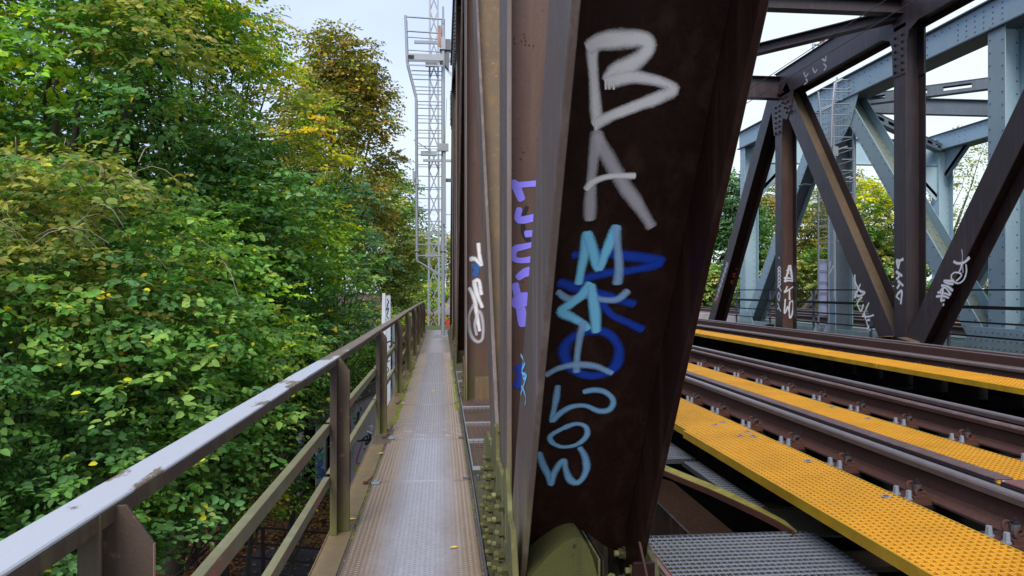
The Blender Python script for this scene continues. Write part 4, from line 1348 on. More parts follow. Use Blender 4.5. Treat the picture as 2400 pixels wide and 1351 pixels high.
# left signal ladder: pole at the walkway, ladder frame reaching out over the railing
def left_mast(e_):
    X0, Y0 = 0.045, 22.3
    def Zp(py): return CAMZ + (680 - py) / F * 22.3
    def Xp(px): return at(px, 400, Y=Y0).x
    mb = MB()
    mb.tube([(X0, Y0, 0.02), (X0, Y0, Zp(48))], 0.058, 'galv', 12)
    mb.build('pole', e_)
    mb = MB(); mb.box(X0 - 0.28, X0 + 0.15, Y0 - 0.18, Y0 + 0.18, 0.0, 0.05, 'galv'); mb.box(X0 - 0.1, X0 + 0.1, Y0 - 0.16, Y0 + 0.1, -0.12, -0.001, 'black'); mb.box(X0 - 0.26, X0 - 0.05, Y0 - 0.2, Y0 - 0.19, 0.0, 0.10, 'galv')
    mb.build('foot_plate', e_)
    for dy in (0.0, 0.42):
        mb = MB()
        pts = [(Xp(977), Y0 + dy, Zp(610)), (Xp(975), Y0 + dy, Zp(230)), (Xp(962), Y0 + dy, Zp(180)), (Xp(954), Y0 + dy, Zp(150)), (Xp(950), Y0 + dy, Zp(42))]
        mb.tube(pts, 0.040, 'galv', 8)
        mb.build('side_stile', e_)
    for k, py in enumerate([600, 574, 546, 520, 492, 467, 441, 415, 388, 365, 345, 326, 308, 291, 274, 257, 241, 224, 207, 190, 170]):
        xl = Xp(976) if py > 225 else Xp(976 - (225 - py) * 0.22)
        mb = MB(); mb.tube([(xl, Y0, Zp(py)), (X0, Y0, Zp(py))], 0.017, 'galv', 6); mb.build('rung', e_)
        if k % 2 == 0:
            mb = MB(); mb.tube([(xl, Y0 + 0.42, Zp(py)), (X0, Y0 + 0.42, Zp(py))], 0.012, 'galv', 6); mb.build('rung', e_)
    for py in (45, 78, 92, 122):
        mb = MB(); mb.tube([(Xp(951), Y0, Zp(py)), (X0, Y0, Zp(py + 3))], 0.026 if py in (45, 78) else 0.018, 'galv', 8); mb.build('guard_bar', e_)
    mb = MB()
    xa = Xp(957)
    [mb.box(xa, X0, Y0 - 0.3 + 0.055 * q, Y0 - 0.292 + 0.055 * q, Zp(146), Zp(143), 'galv') for q in range(9)]; mb.box(xa, X0, Y0 - 0.33, Y0 - 0.30, Zp(152), Zp(138), 'galv')
    mb.box(xa, X0, Y0 - 0.33, Y0 - 0.30, Zp(166), Zp(163), 'galv'); mb.box(xa, xa + 0.18, Y0 - 0.345, Y0 - 0.331, Zp(150), Zp(142), 'black')
    mb.build('platform', e_)
    mb = MB(); mb.tube([(Xp(977), Y0, Zp(612)), (X0, Y0, Zp(648))], 0.026, 'galv', 6); mb.tube([(Xp(977), Y0 + 0.4, Zp(612)), (X0, Y0 + 0.1, Zp(652))], 0.022, 'galv', 6)
    mb.build('bottom_strut', e_)
    mb = MB()
    mb.tube([(X0, Y0 - 0.05, Zp(60)), (X0, Y0 - 0.05, Zp(20))], 0.03, 'galv', 8)
    mb.build('top_stub', e_)
    mb = MB()
    xb = Xp(1026)
    mb.box(xb, xb + 0.10, Y0 - 0.12, Y0 - 0.08, Zp(115), Zp(66), 'rust_pink'); mb.build('pink_plate', e_)
    mb = MB()
    mb.box(Xp(1030), Xp(1044), Y0 - 0.1, Y0 + 0.2, Zp(120), Zp(92), 'galv'); mb.build('signal_box', e_)
    mb = MB()
    mb.box(Xp(1040), Xp(1056), Y0 - 0.05, Y0 + 0.25, Zp(120), Zp(95), 'galv_dark'); mb.box(Xp(1030), Xp(1040), Y0 - 0.0, Y0 + 0.2, Zp(150), Zp(125), 'galv')
    mb.prism([(Xp(1040), Y0, Zp(122)), (Xp(1054), Y0, Zp(122)), (Xp(1052), Y0, Zp(165)), (Xp(1043), Y0, Zp(155))], (0, 0.25, 0), 'galv_dark'); mb.build('signal_head', e_)
    mb = MB()
    mb.box(X0 - 0.9, X0 + 0.25, Y0 + 0.5, Y0 + 0.56, Zp(93), Zp(86), 'galv'); mb.build('arm', e_)
    mb = MB()
    mb.box(Xp(1026), Xp(1051), Y0 - 0.2, Y0 - 0.08, Zp(358), Zp(341), 'galv'); mb.box(Xp(1034), Xp(1039), Y0 - 0.16, Y0 - 0.1, Zp(341), Zp(331), 'galv'); mb.build('junction_box', e_)
    mb = MB(); mb.box(Xp(1038), Xp(1045), Y0 - 0.15, Y0 - 0.09, Zp(528), Zp(358.5), 'galv'); mb.build('conduit', e_)
    mb = MB(); mb.box(Xp(1040), Xp(1066), Y0 - 0.03, Y0 + 0.03, Zp(428), Zp(420), 'galv_dark'); mb.build('stay', e_)
    mb = MB(); mb.box(Xp(967), Xp(974), Y0 - 0.05, Y0 + 0.03, Zp(432), Zp(404), 'galv'); mb.box(Xp(972), Xp(982), Y0 - 0.05, Y0 + 0.03, Zp(434), Zp(422), 'galv'); mb.build('latch', e_)
    mb = MB(); mb.box(Xp(996), Xp(1020), Y0 + 0.2, Y0 + 0.5, Zp(603), Zp(593), 'galv'); mb.build('folding_step', e_)
    for py in (590, ):
        mb = MB(); mb.tube([(Xp(972), Y0, Zp(py)), (Xp(982), Y0, Zp(py))], 0.05, 'galv_dark', 8); mb.tube([(X0 - 0.08, Y0, Zp(py)), (X0 + 0.08, Y0, Zp(py))], 0.065, 'galv_dark', 8); mb.build('pipe_clamp', e_)


ladder_mast((0.045, 22.3, 0), 'grey signal mast with long ladder and basket standing at the far end of the walkway', 0, left_mast)


def lattice_mast(base, w, h, label, r=0.05, step=0.7, taper=0.6, mat='galv', dep=None):
    e_ = empty('catenary_mast', base, label, 'mast')
    x, y, z = base
    dep = dep or w
    for sx in (-1, 1):
        for sy in (-1, 1):
            mb = MB()
            mb.bar((x + sx * w / 2, y + sy * dep / 2, z), (x + sx * w / 2 * taper, y + sy * dep / 2 * taper, z + h), r, r, mat, up=(0, 1, 0))
            mb.build('leg', e_)
    mb = MB()
    n = int(h / step)
    for i in range(n):
        a = 1 - (1 - taper) * i / n; b = 1 - (1 - taper) * (i + 1) / n
        za, zb = z + h * i / n, z + h * (i + 1) / n
        for sy in (-1, 1):
            for s in (-1, 1):
                mb.bar((x + s * w / 2 * a, y + sy * dep / 2 * a, za), (x - s * w / 2 * b, y + sy * dep / 2 * b, zb), r * 0.45, 0.012, mat, up=(0, 1, 0))
        for sx in (-1, 1):
            mb.bar((x + sx * w / 2 * a, y - dep / 2 * a, za), (x + sx * w / 2 * b, y + dep / 2 * b, zb), 0.012, r * 0.6, mat)
    o = mb.build('lattice', e_); o['kind'] = 'stuff'
    return e_


cm = lattice_mast((-0.34, 32.0, -0.3), 0.46, 16.0, 'pale grey lattice mast with crossed braces standing behind the ladder mast', r=0.085, step=0.95, taper=0.72, dep=0.22)
g = MB(); o_ = 0.004
cmz = [(1014, y) for y in range(680, 760, 8)]
zz = []
for i, (x, y) in enumerate(cmz):
    zz.append((x + (3 if i % 2 else -3), y))
stroke(g, zz, 0.05, Vector((0, 31.68, 0)), (0, -1, 0), 's_black', 0.004)
g.build('graffiti', cm)
mb = MB()
mb.box(-0.75, 0.9, 31.5, 31.62, 11.35, 11.5, 'galv'); mb.box(-0.7, -0.2, 31.4, 31.6, 11.1, 11.3, 'galv_dark'); mb.build('bracket_arm', cm)
mb = MB()
mb.box(-0.9, -0.2, 31.5, 31.62, 7.25, 7.45, 'galv'); mb.box(-0.8, 0.6, 31.5, 31.62, 7.0, 7.1, 'galv'); mb.bar((-1.2, 31.4, 7.9), (-0.5, 31.4, 7.45), 0.03, 0.03, 'galv_dark'); mb.build('bracket_arm', cm)
cm2 = lattice_mast((0.19, 72.0, -0.3), 0.55, 13.0, 'slender distant lattice mast carrying a small number plate, beyond the ladder mast', r=0.08, step=0.9, taper=0.7)
mb = MB(); mb.box(-0.02, 0.42, 71.55, 71.6, 1.35, 2.9, 'paint_white')
npl = mb.build('number_plate', cm2)
for t, z in (('26', 2.2), ('0', 1.5)):
    cu = bpy.data.curves.new('number', 'FONT'); cu.body = t; cu.size = 0.62; cu.align_x = 'CENTER'; cu.extrude = 0.004
    tmp = bpy.data.objects.new('number_text', cu)
    me_ = bpy.data.meshes.new_from_object(tmp); me_.materials.clear(); me_.materials.append(M['paint_black'])
    bpy.data.objects.remove(tmp)
    o = bpy.data.objects.new('number', me_); COL.objects.link(o); o.parent = npl
    o.location = Vector((0.2, 71.54, z)) - Vector((0.19, 72.0, -0.3)); o.rotation_euler = (math.pi / 2, 0, 0)
mb = MB()
mb.tube([(0.2, 72, 8.9), (6, 72, 8.9)], 0.05, 'galv', 6); mb.tube([(0.2, 72, 6.9), (4, 72, 8.8)], 0.04, 'galv', 6); mb.box(0.9, 1.6, 72, 72.1, 10.2, 10.3, 'galv_dark')
mb.build('cantilever', cm2)

# thin catenary wires of the far track
for z, lb in ((6.25, 'upper thin overhead wire crossing the far truss top'), (5.95, 'lower thin overhead wire crossing the far truss top')):
    mb = MB(); mb.tube([(7.32, -2, z), (7.32, 70, z)], 0.008, 'wire', 5)
    tag(mb.build('overhead_wire'), lb, 'wire')
mb = MB(); mb.tube([(0.045, 22.3, 8.3), (0.5, 23.0, 8.0)], 0.008, 'wire', 5); mb.tube([(0.045, 22.3, 8.35), (0.5, 23.0, 8.1)], 0.008, 'wire', 5)
tag(mb.build('stay_wire'), 'thin twin stay wire between the ladder mast and the truss', 'wire')
mb = MB(); mb.tube([at(1047, 230, Y=25), at(1043, 340, Y=25)], 0.007, 'wire', 5)
tag(mb.build('hanging_wire'), 'fine hanging wire beside the junction box', 'wire')


# right signal ladder between the two bridges
def right_mast(e_):
    Yb = 20.4
    def W(px, py, dy=0.0):
        p = at(px, py, Y=Yb); p.y += dy; return p
    T = lambda pts, r, nm, m='galv', n=6: (lambda q: (q.tube(pts, r, m, n), q.build(nm, e_)))(MB())
    # lower ladder
    for x in (1918, 1942):
        T([W(x, 774), W(x, 450)], 0.028, 'stile', n=8)
    for y in (760, 736, 709, 685, 660, 634, 610, 583, 558, 533):
        T([W(1918, y), W(1942, y)], 0.014, 'rung')
    mb = MB()
    for x in (1918, 1942):
        p = W(x, 778)
        mb.prism([p + Vector((-0.16, 0, 0)), p + Vector((0.03, 0, 0)), p + Vector((0.03, 0, 0.3)), p + Vector((-0.02, 0, 0.3))], (0, 0.03, 0), 'galv')
    mb.build('foot_bracket', e_)
    a = W(1922, 741, 0.06); b = W(1941, 611, 0.06)
    mb = MB(); mb.box(a.x, b.x, a.y, a.y + 0.02, a.z, b.z, 'lilac'); pn = mb.build('lilac_panel', e_)
    a = W(1905, 528); b = W(1940, 450)
    mb = MB()
    for i in range(14):
        x = a.x + (b.x - a.x) * i / 13
        mb.box(x - 0.004, x + 0.004, a.y + 0.03, a.y + 0.04, a.z, b.z, 'galv_dark')
    for i in range(16):
        z = a.z + (b.z - a.z) * i / 15
        mb.box(a.x, b.x, a.y + 0.041, a.y + 0.05, z - 0.004, z + 0.004, 'galv_dark')
    mb.box(a.x, b.x, a.y + 0.02, a.y + 0.05, a.z - 0.03, a.z, 'galv'); mb.box(a.x, b.x, a.y + 0.02, a.y + 0.05, b.z, b.z + 0.03, 'galv')
    o = mb.build('mesh_screen', e_)
    for (x0, y0, x1, y1) in ((1942, 583, 1966, 583), (1942, 607, 1968, 607), (1942, 634, 1968, 612), (1942, 645, 1975, 622), (1905, 486, 1940, 484)):
        T([W(x0, y0), W(x1, y1, 0.5)], 0.02, 'strut')
    # upper caged ladder (four uprights, rung and hoop rows)
    T([W(1976, 700, 0.5), W(1976, 235, 0.5), W(1984, 170, 0.5)], 0.028, 'stile', n=8)
    T([W(2003, 700, 0.0), W(2003, 238, 0.0), W(2030, 185, 0.0), W(2034, 155, 0.0)], 0.045, 'stile', n=8)
    T([W(1948, 345), W(1951, 250), W(1957, 195), W(1975, 186)], 0.034, 'stile', n=8)
    T([W(1924, 300), W(1922, 255), W(1918, 215)], 0.03, 'stile', n=8)
    for y in (244, 270, 296, 322, 348, 374, 400, 426, 452, 478, 504, 530, 556):
        T([W(1950, y) if y < 340 else W(1974, y), W(2003, y)], 0.018, 'rung')
        T([W(1976, y + 9, 0.5), W(2003, y + 1)], 0.014, 'hoop')
        T([W(1945 if y > 300 else 1926, y + 10, 0.5), W(1976, y + 12, 0.5)], 0.014, 'hoop')
    for (a, b) in (((1966, 187), (2022, 189)), ((1957, 216), (2014, 216)), ((1928, 208), (1984, 210)), ((1924, 234), (1974, 234)), ((1922, 262), (1950, 248)), ((1984, 210), (2022, 190)), ((1924, 257), (1953, 244))):
        T([W(*a), W(*b)], 0.02, 'hoop')
    a = W(1948, 367); b = W(1961, 345)
    mb = MB(); mb.box(a.x, b.x, a.y - 0.1, a.y - 0.03, a.z, b.z, 'galv'); mb.build('junction_box', e_)
    T([W(1961, 352), W(1986, 344)], 0.025, 'bracket')
    T([W(1873, 437), W(1886, 432), W(1901, 434)], 0.03, 'bracket', 'galv_dark')
    mb = MB()
    for (x, y) in ((1990, 418), (2007, 412), (2007, 424), (1998, 420)):
        mb.tube([W(x - 8, y), W(x + 4, y - 3)], 0.035, 'galv', 6)
    mb.build('clamp', e_)
    T([W(1920, 125, 0.3), W(1918, 96, 0.3), W(1945, 98, 0.3), W(1962, 76, 0.3)], 0.04, 'head_frame'); T([W(1965, 100, 0.3), W(1963, 72, 0.3), W(2020, 70, 0.3)], 0.025, 'head_frame')
    T([W(1930, 120, 0.3), W(1942, 84, 0.3)], 0.06, 'head_strut', 'rust_pink'); T([W(1938, 116, 0.3), W(1946, 88, 0.3), W(1932, 86, 0.3)], 0.045, 'head_strut')


p0 = at(1930, 778, Y=20.4)
ladder_mast((p0.x, p0.y, p0.z), 'grey signal mast with caged ladder and pale lilac panel between the brown and blue bridges', 0, right_mast)

# ================================================================ blue bridge
BX0, BX1 = 12.05, 12.6
BZ0, BZ1 = 7.18, 7.80
BN = {'a': 14.7, 'b': 21.4, 'c': 28.1, 'z': 8.0}


def bmember(name, parent, P0, P1, x0, x1, depth, fl='blue', web='blue_dirty', rows=2, step=0.28, web_off=0.0):
    o = member(name, parent, P0, P1, x0, x1, depth, fl, web, tf=0.02, tw=0.02)
    y0, z0 = P0; y1, z1 = P1
    d = Vector((0, y1 - y0, z1 - z0)); L = d.length; d.normalize(); n = Vector((0, d.z, -d.y))
    mb = MB(); k = 0
    t = 0.15
    while t < L:
        for s in ([-0.36, 0.36] if rows == 2 else [-0.4, -0.15, 0.15, 0.4]):
            p = Vector((x0, y0, z0)) + d * (t + (0.1 if s > 0 else 0)) + n * depth * s
            mb.disc(p, (-1, 0, 0), 0.022, 0.014, 'blue_grey', 5, r2=0.012)
        for x in (x0 + 0.1, x1 - 0.1):
            p = Vector((x, y0, z0)) + d * t + Vector((0, -1, 0)) * 0.0
            mb.disc(p + n * (0.012 if n.y < 0 else -0.012), n if n.y < 0 else -n, 0.02, 0.014, 'blue_grey', 5, r2=0.011)
        t += step
    r = mb.build('rivets', o); r['kind'] = 'stuff'
    return o


def blue_truss(x0, x1, label, detail=True):
    e_ = empty('blue_truss', ((x0 + x1) / 2, 21.4, 0), label, 'bridge truss')
    w = x1 - x0
    dy = BN['b'] - BN['a']
    for (yb_n, yt_n, wm) in (('a', 'b', 'blue_dirty'), ('c', 'b', 'blue_grey')):
        ya, yt = BN[yb_n], BN[yt_n]
        s = 1 if yt > ya else -1
        bmember('diagonal', e_, (ya + s * 0.35, 0.1), (yt - s * 0.55, BZ0 + 0.05), x0, x1, 0.50, 'blue', wm)
    bmember('diagonal', e_, (BN['a'] - 0.35, 0.1), (BN['z'] + 0.4, BZ0), x0, x1, 0.50, 'blue', 'blue_grey')
    for nd, dep, wm in (('a', 0.5, 'blue'), ('b', 0.40, 'blue_grey'), ('c', 0.46, 'blue')):
        bmember('vertical_post', e_, (BN[nd], -0.3), (BN[nd], BZ0), x0 - 0.02, x1, dep, 'blue', wm)
    o = member('top_chord', e_, (28.45, (BZ0 + BZ1) / 2), (-2, (BZ0 + BZ1) / 2), x0 - 0.005, x1, BZ1 - BZ0, 'blue', 'blue_grey')
    mb = MB()
    mb.box(x0 - 0.10, x1 + 0.08, -2, 28.6, BZ1, BZ1 + 0.03, 'blue_grey'); mb.box(x0 - 0.08, x1 + 0.06, -2, 28.5, BZ0 - 0.03, BZ0, 'blue_grey')
    mb.build('chord_flange', e_)
    mb = MB()
    y = 0.5
    while y < 28:
        big = min(abs(y - BN['b']), abs(y - BN['a'])) < 1.3
        for z in ((7.3, 7.42, 7.54, 7.66) if big and not (int(y / 0.9) % 3 == 0) else ((7.3, 7.49, 7.68) if int(y * 10) % 24 < 3 else (7.68,))):
            mb.disc((x0 - 0.005, y, z), (-1, 0, 0), 0.022, 0.014, 'blue_grey', 5, r2=0.012)
        y += 0.27
    r = mb.build('rivets', o); r['kind'] = 'stuff'
    member('bottom_chord', e_, (28.6, -0.06), (-2, -0.06), x0 - 0.005, x1, 0.62, 'blue', 'blue_dirty')
    # gussets
    for nd, topn in (('b', True), ('a', False), ('c', False)):
        y0 = BN[nd]
        if topn:
            poly = [(y0 - 1.5, BZ0 + 0.02), (y0 + 1.5, BZ0 + 0.02), (y0 + 1.05, 6.35), (y0 + 0.5, 5.9), (y0 - 0.5, 5.9), (y0 - 1.05, 6.35)]
        else:
            poly = [(y0 - 1.2, -0.1), (y0 + (1.2 if nd == 'a' else 0.3), -0.1), (y0 + (0.75 if nd == 'a' else 0.25), 0.62), (y0 - 0.75, 0.62)]
        g_ = plate_b('gusset_plate', e_, poly, x0 - 0.04, x0 - 0.022, 'blue')
        mb = MB()
        cx = sum(p[0] for p in poly) / len(poly)
        za, zb = min(p[1] for p in poly), max(p[1] for p in poly)
        z = za + 0.1
        while z < zb - 0.05:
            y = min(p[0] for p in poly) + 0.1
            while y < max(p[0] for p in poly) - 0.1:
                t = (z - za) / (zb - za)
                hw = (max(p[0] for p in poly) - min(p[0] for p in poly)) / 2 * (0.62 + 0.36 * t if topn else 1 - 0.2 * t)
                if abs(y - cx) < hw - 0.12:
                    mb.disc((x0 - 0.04, y, z), (-1, 0, 0), 0.022, 0.014, 'blue_grey', 5, r2=0.012)
                y += 0.17
            z += 0.17
        r = mb.build('rivets', g_); r['kind'] = 'stuff'
    return e_


def plate_b(name, parent, poly, xa, xb, mat):
    mb = MB(); mb.yz(poly, xa, xb, mat)
    return mb.build(name, parent, bevel=0.003)


bt1 = blue_truss(BX0, BX1, 'light blue riveted steel truss standing just behind the far brown truss')
bt2 = blue_truss(20.3, 20.9, 'light blue riveted steel truss furthest to the right, with a knee at its end post')
bb = empty('overhead_bracing', (16.5, 21.4, 7.2), 'light blue beams and slotted bracing bars between the two blue trusses', 'bridge bracing')
crossbeam('portal_beam', bb, 28.1, 6.55, 7.62, BX1 + 0.002, 20.298, 'blue', 0.3)
for y in (21.4, 14.7):
    crossbeam('cross_beam', bb, y, 6.95, 7.45, BX1 + 0.002, 20.298, 'blue_grey', 0.22)
def slotted(a, b):
    mb = MB(); a = Vector(a); b = Vector(b)
    mb.bar(a, b, 0.28, 0.02, 'blue_grey'); mb.bar(a - Vector((0, 0, 0.30)), b - Vector((0, 0, 0.30)), 0.28, 0.02, 'blue_grey')
    for s in (-0.12, 0.12):
        d = (b - a); L = d.length; d.normalize(); sd = d.cross(Vector((0, 0, 1))) * s
        mb.bar(a + sd - Vector((0, 0, 0.05)), b + sd - Vector((0, 0, 0.05)), 0.014, 0.08, 'blue_grey'); mb.bar(a + sd - Vector((0, 0, 0.25)), b + sd - Vector((0, 0, 0.25)), 0.014, 0.08, 'blue_grey')
        n = int(L / 1.0)
        for i in range(n + 1):
            c = a + d * (L * i / n) + sd - Vector((0, 0, 0.15))
            mb.bar(c - d * 0.2, c + d * 0.2, 0.014, 0.12, 'blue_grey')
    return mb.build('slotted_brace', bb)
slotted((BX1, 21.2, 7.4), (20.3, 15.0, 7.4)); slotted((BX1, 15.0, 7.4), (20.3, 21.2, 7.4))
slotted((BX1, 21.6, 7.4), (20.3, 27.9, 7.4))
# knees at the end frame
for (xa, xb) in ((BX1, BX1 + 1.3), (20.3, 19.0)):
    mb = MB()
    mb.prism([(xa, 28.0, 6.55), (xb, 28.0, 6.55), (xa, 28.0, 5.2)], (0, 0.02, 0), 'blue'); mb.bar((xa, 28.01, 5.2), (xb, 28.01, 6.55), 0.24, 0.02, 'blue', up=(0, 1, 0))
    mb.build('knee_plate', bb)
mb = MB(); mb.yz([(27.87, BZ0), (27.87, 6.1), (26.6, BZ0)], 20.55, 20.57, 'blue'); mb.bar((20.56, 27.87, 6.1), (20.56, 26.6, BZ0 - 0.03), 0.3, 0.02, 'blue_grey', up=(1, 0, 0)); mb.build('knee_plate', bb)
mb = MB(); mb.yz([(27.87, BZ0), (27.87, 6.1), (26.6, BZ0)], 12.3, 12.32, 'blue'); mb.build('knee_plate', bb)
# blue floor, its track and yellow strip
bf = empty('bridge_floor', (16.5, 15, 0), 'blue grey floor beams carrying a track between the blue trusses', 'bridge floor')
for y in (8, 11.3, 14.7, 18, 21.4, 24.7, 28):
    mb = MB(); mb.box(BX1, 20.3, y - 0.2, y + 0.2, 0.2, 0.24, 'blue_dirty'); mb.box(BX1, 20.3, y - 0.01, y + 0.01, -0.6, 0.2, 'blue_grey'); mb.build('cross_girder', bf)
for x in (13.9, 15.4, 17.6, 19.1):
    mb = MB(); mb.box(x - 0.1, x + 0.1, 2, 28.5, 0.242, 0.27, 'blue_dirty'); mb.box(x - 0.01, x + 0.01, 2, 28.5, -0.3, 0.2, 'blue_grey'); mb.build('stringer', bf)
mb = MB(); mb.box(BX1 + 0.02, 13.5, 2, 28.4, 0.242, 0.28, 'blue_dirty'); mb.build('service_deck', bf)
for k, x in enumerate((13.9, 15.4)):
    rail(x, ('near', 'far')[k] + ' rusty rail of the track on the blue bridge, seen under its truss', ya=2, yb=70, fast=False, z=0.30)
for k, x in enumerate((17.6, 19.1)):
    rail(x, ('near', 'far')[k] + ' rail of the furthest track on the blue bridge', ya=2, yb=70, fast=False, z=0.30)
yellow_board(16.1, 16.6, 6, 27, 0.42, 'thin yellow strip lying on the blue bridge floor', cell=0.25, th=0.06)

# outer walkway railing of the brown bridge
rr = empty('railing', (11.0, 15, 0), 'thin black four bar railing outside the far brown truss', 'railing')
for z, th in ((1.45, 0.035), (1.09, 0.07), (0.78, 0.035), (0.49, 0.035)):
    mb = MB(); mb.box(11.0, 11.04, 4, 27, z - th / 2, z + th / 2, 'black'); mb.build('rail_bar', rr)
for y in (6.5, 9.2, 12.0, 14.9, 17.8, 20.7, 23.6, 26.4):
    mb = MB(); mb.box(11.041, 11.09, y - 0.03, y + 0.03, 0.0, 1.45, 'blue_grey' if y > 14 else 'algae_dark'); mb.build('post', rr)
mb = MB(); mb.box(10.75, 11.4, 2, 27, -0.06, -0.03, 'under'); mb.build('edge_plank', rr)

# ================================================================ ground
def sstep(a, b, x):
    t = np.clip((x - a) / (b - a), 0, 1)
    return t * t * (3 - 2 * t)


def ground_h(x, y):
    base = -5.32 + 0 * x
    base = np.where(y < 16.85, -7.2, base)
    top = -0.10 - np.clip((-2.2 - x), 0, 40) * 0.62
    top = np.maximum(top, -5.0)
    top = top - np.clip(x - 40, 0, 20) * 0.1
    side = np.where(x > -1.2, 26.7, 25.3)
    k = np.where(x > -1.2, sstep(26.4, 26.9, y), sstep(24.9, 28.5, y))
    h = base + (top - base) * k
    n = np.sin(x * 1.3 + y * 0.7) * 0.06 + np.sin(x * 3.1 - y * 2.3) * 0.04
    return h + n * (np.abs(x - 8) > 10)


def grid_mesh(name, xs, ys, hf, mat):
    X, Y = np.meshgrid(xs, ys)
    Z = hf(X, Y)
    v = np.stack([X.ravel(), Y.ravel(), Z.ravel()], 1)
    nx, ny = len(xs), len(ys)
    i = np.arange((nx - 1) * (ny - 1)); r = i // (nx - 1); c = i % (nx - 1)
    a = r * nx + c
    f = np.stack([a, a + 1, a + nx + 1, a + nx], 1)
    me = bpy.data.meshes.new(name)
    me.from_pydata(v.tolist(), [], f.tolist())
    me.materials.append(mat)
    o = bpy.data.objects.new(name, me); COL.objects.link(o)
    return o


def ground_mat():
    m, nt, bs = _mat('ground')
    P = pos(nt)
    sp = N(nt, 'ShaderNodeSeparateXYZ'); nt.links.new(P, sp.inputs[0])
    litter = mix(nt, ramp(nt, noise(nt, P, 14, 4, 0.8), 0.4, 0.6), (0.045, 0.025, 0.015), (0.13, 0.058, 0.028))
    grass = mix(nt, ramp(nt, noise(nt, P, 3, 5, 0.7), 0.35, 0.65), (0.07, 0.11, 0.025), (0.14, 0.13, 0.05))
    up = N(nt, 'ShaderNodeMapRange'); nt.links.new(sp.outputs['Z'], up.inputs[0])
    up.inputs[1].default_value = -4.5; up.inputs[2].default_value = -2.5
    col = mix(nt, up.outputs[0], litter, grass)
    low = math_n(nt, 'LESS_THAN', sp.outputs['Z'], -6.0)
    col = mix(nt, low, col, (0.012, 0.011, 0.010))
    nt.links.new(col, bs.inputs['Base Color'])
    bs.inputs['Roughness'].default_value = 0.9
    bs.inputs['Specular IOR Level'].default_value = 0.2
    bump(nt, bs, noise(nt, P, 20, 5, 0.8), 0.8, 0.05)
    return m


M['ground'] = ground_mat()
xs = np.concatenate([np.linspace(-600, -40, 12), np.arange(-38, 44, 0.8), np.linspace(50, 600, 14)])
ys = np.concatenate([np.linspace(-40, 12, 12), [16.0, 16.84, 16.86], np.arange(17.2, 34, 0.45), np.linspace(35, 120, 30), np.linspace(140, 1400, 14)])
tag(grid_mesh('ground', xs, ys, ground_h, M['ground']), kind='structure')
mb = MB(); mb.box(-4.75, -0.8, 16.9, 19.3, -5.40, -5.24, 'path'); mb.box(-13, -0.8, 16.72, 16.9, -7.3, -5.20, 'conc_dark')
tag(mb.build('footpath', bevel=0.01), kind='structure')
# ballast and tracks beyond the bridge
def bal(name, xa, xb, ya, yb, z):
    mb = MB(); mb.prism([(xa - 0.6, ya, z - 0.5), (xa, ya, z), (xb, ya, z), (xb + 0.6, ya, z - 0.5)], (0, yb - ya, 0), 'ballast')
    return tag(mb.build(name), kind='structure')
bal('ballast_bed', 1.3, 9.6, 26.95, 130, 0.34)
bal('ballast_bed', 13.0, 20.5, 28.9, 130, 0.26)
# abutment and wing wall
ab = empty('abutment', (2, 26.3, -5.3), 'pale concrete abutment and wing wall with sloping dark coping and graffiti below the walkway end', 'wall')
mb = MB(); mb.box(-1.1, 22, 26.42, 26.85, -5.4, -0.75, 'conc'); mb.build('abutment_wall', ab)
def wz(x):   # coping top height along the wing wall
    a = at(928, 868, Y=24.6); b = at(728, 972, Y=24.6)
    return a.z + (x - a.x) / (b.x - a.x) * (b.z - a.z)
xa, xb, xc = -1.1, at(828, 900, Y=24.6).x, at(725, 900, Y=24.6).x
mb = MB()
mb.prism([(xa, 24.45, wz(xa) - 0.42), (xa, 24.45, wz(xa)), (xb + 0.04, 24.45, wz(xb)), (xb + 0.04, 24.45, wz(xb) - 0.36)], (0, 0.9, 0), 'conc_dark')
mb.build('coping_stone', ab, bevel=0.02)
mb = MB()
xm = (xb + xc) / 2
mb.prism([(xb, 24.45, wz(xb) - 0.38), (xb, 24.45, wz(xb) - 0.02), (xm + 0.02, 24.45, wz(xm) - 0.02), (xm + 0.02, 24.45, wz(xm) - 0.42)], (0, 0.9, 0), 'conc_dark')
mb.build('coping_stone', ab, bevel=0.02)
mb = MB()
mb.prism([(xm, 24.45, wz(xm) - 0.44), (xm, 24.45, wz(xm) - 0.04), (xc, 24.45, wz(xc) - 0.04), (xc, 24.45, wz(xc) - 0.44)], (0, 0.9, 0), 'conc_dark')
mb.build('coping_stone', ab, bevel=0.02)
xw = at(822, 900, Y=24.6).x
mb = MB(); mb.prism([(xa, 24.58, -5.4), (xa, 24.58, wz(xa) - 0.3), (xw, 24.58, wz(xw) - 0.3), (xw, 24.58, -5.4)], (0, 0.5, 0), 'conc'); ww = mb.build('wing_wall', ab)
mb = MB(); mb.box(xa, -0.62, 24.6, 26.42, -5.4, -0.9, 'conc'); mb.build('side_wall', ab)
for (pa, pb) in ((738, 762), (690, 706)):
    x0, x1 = at(pa, 900, Y=24.6).x, at(pb, 900, Y=24.6).x
    mb = MB(); mb.box(x0, x1, 24.7, 25.1, -5.4, wz(x1) - 0.5, 'conc'); p_ = mb.build('pillar', ab)
    if pa == 738:
        g = MB(); o_ = 0.003
        for pts, w, mt in (([(742, 1045), (752, 1030), (746, 1060), (757, 1050)], 0.05, 's_black'), ([(744, 1070), (752, 1085), (746, 1100), (758, 1118)], 0.16, 's_mid'),
                           ([(758, 1062), (748, 1075)], 0.14, 's_teal'), ([(745, 1120), (757, 1100)], 0.10, 's_mid')):
            stroke(g, pts, w, Vector((0, 24.7, 0)), (0, -1, 0), mt, o_); o_ += 0.002
        g.build('graffiti', p_)
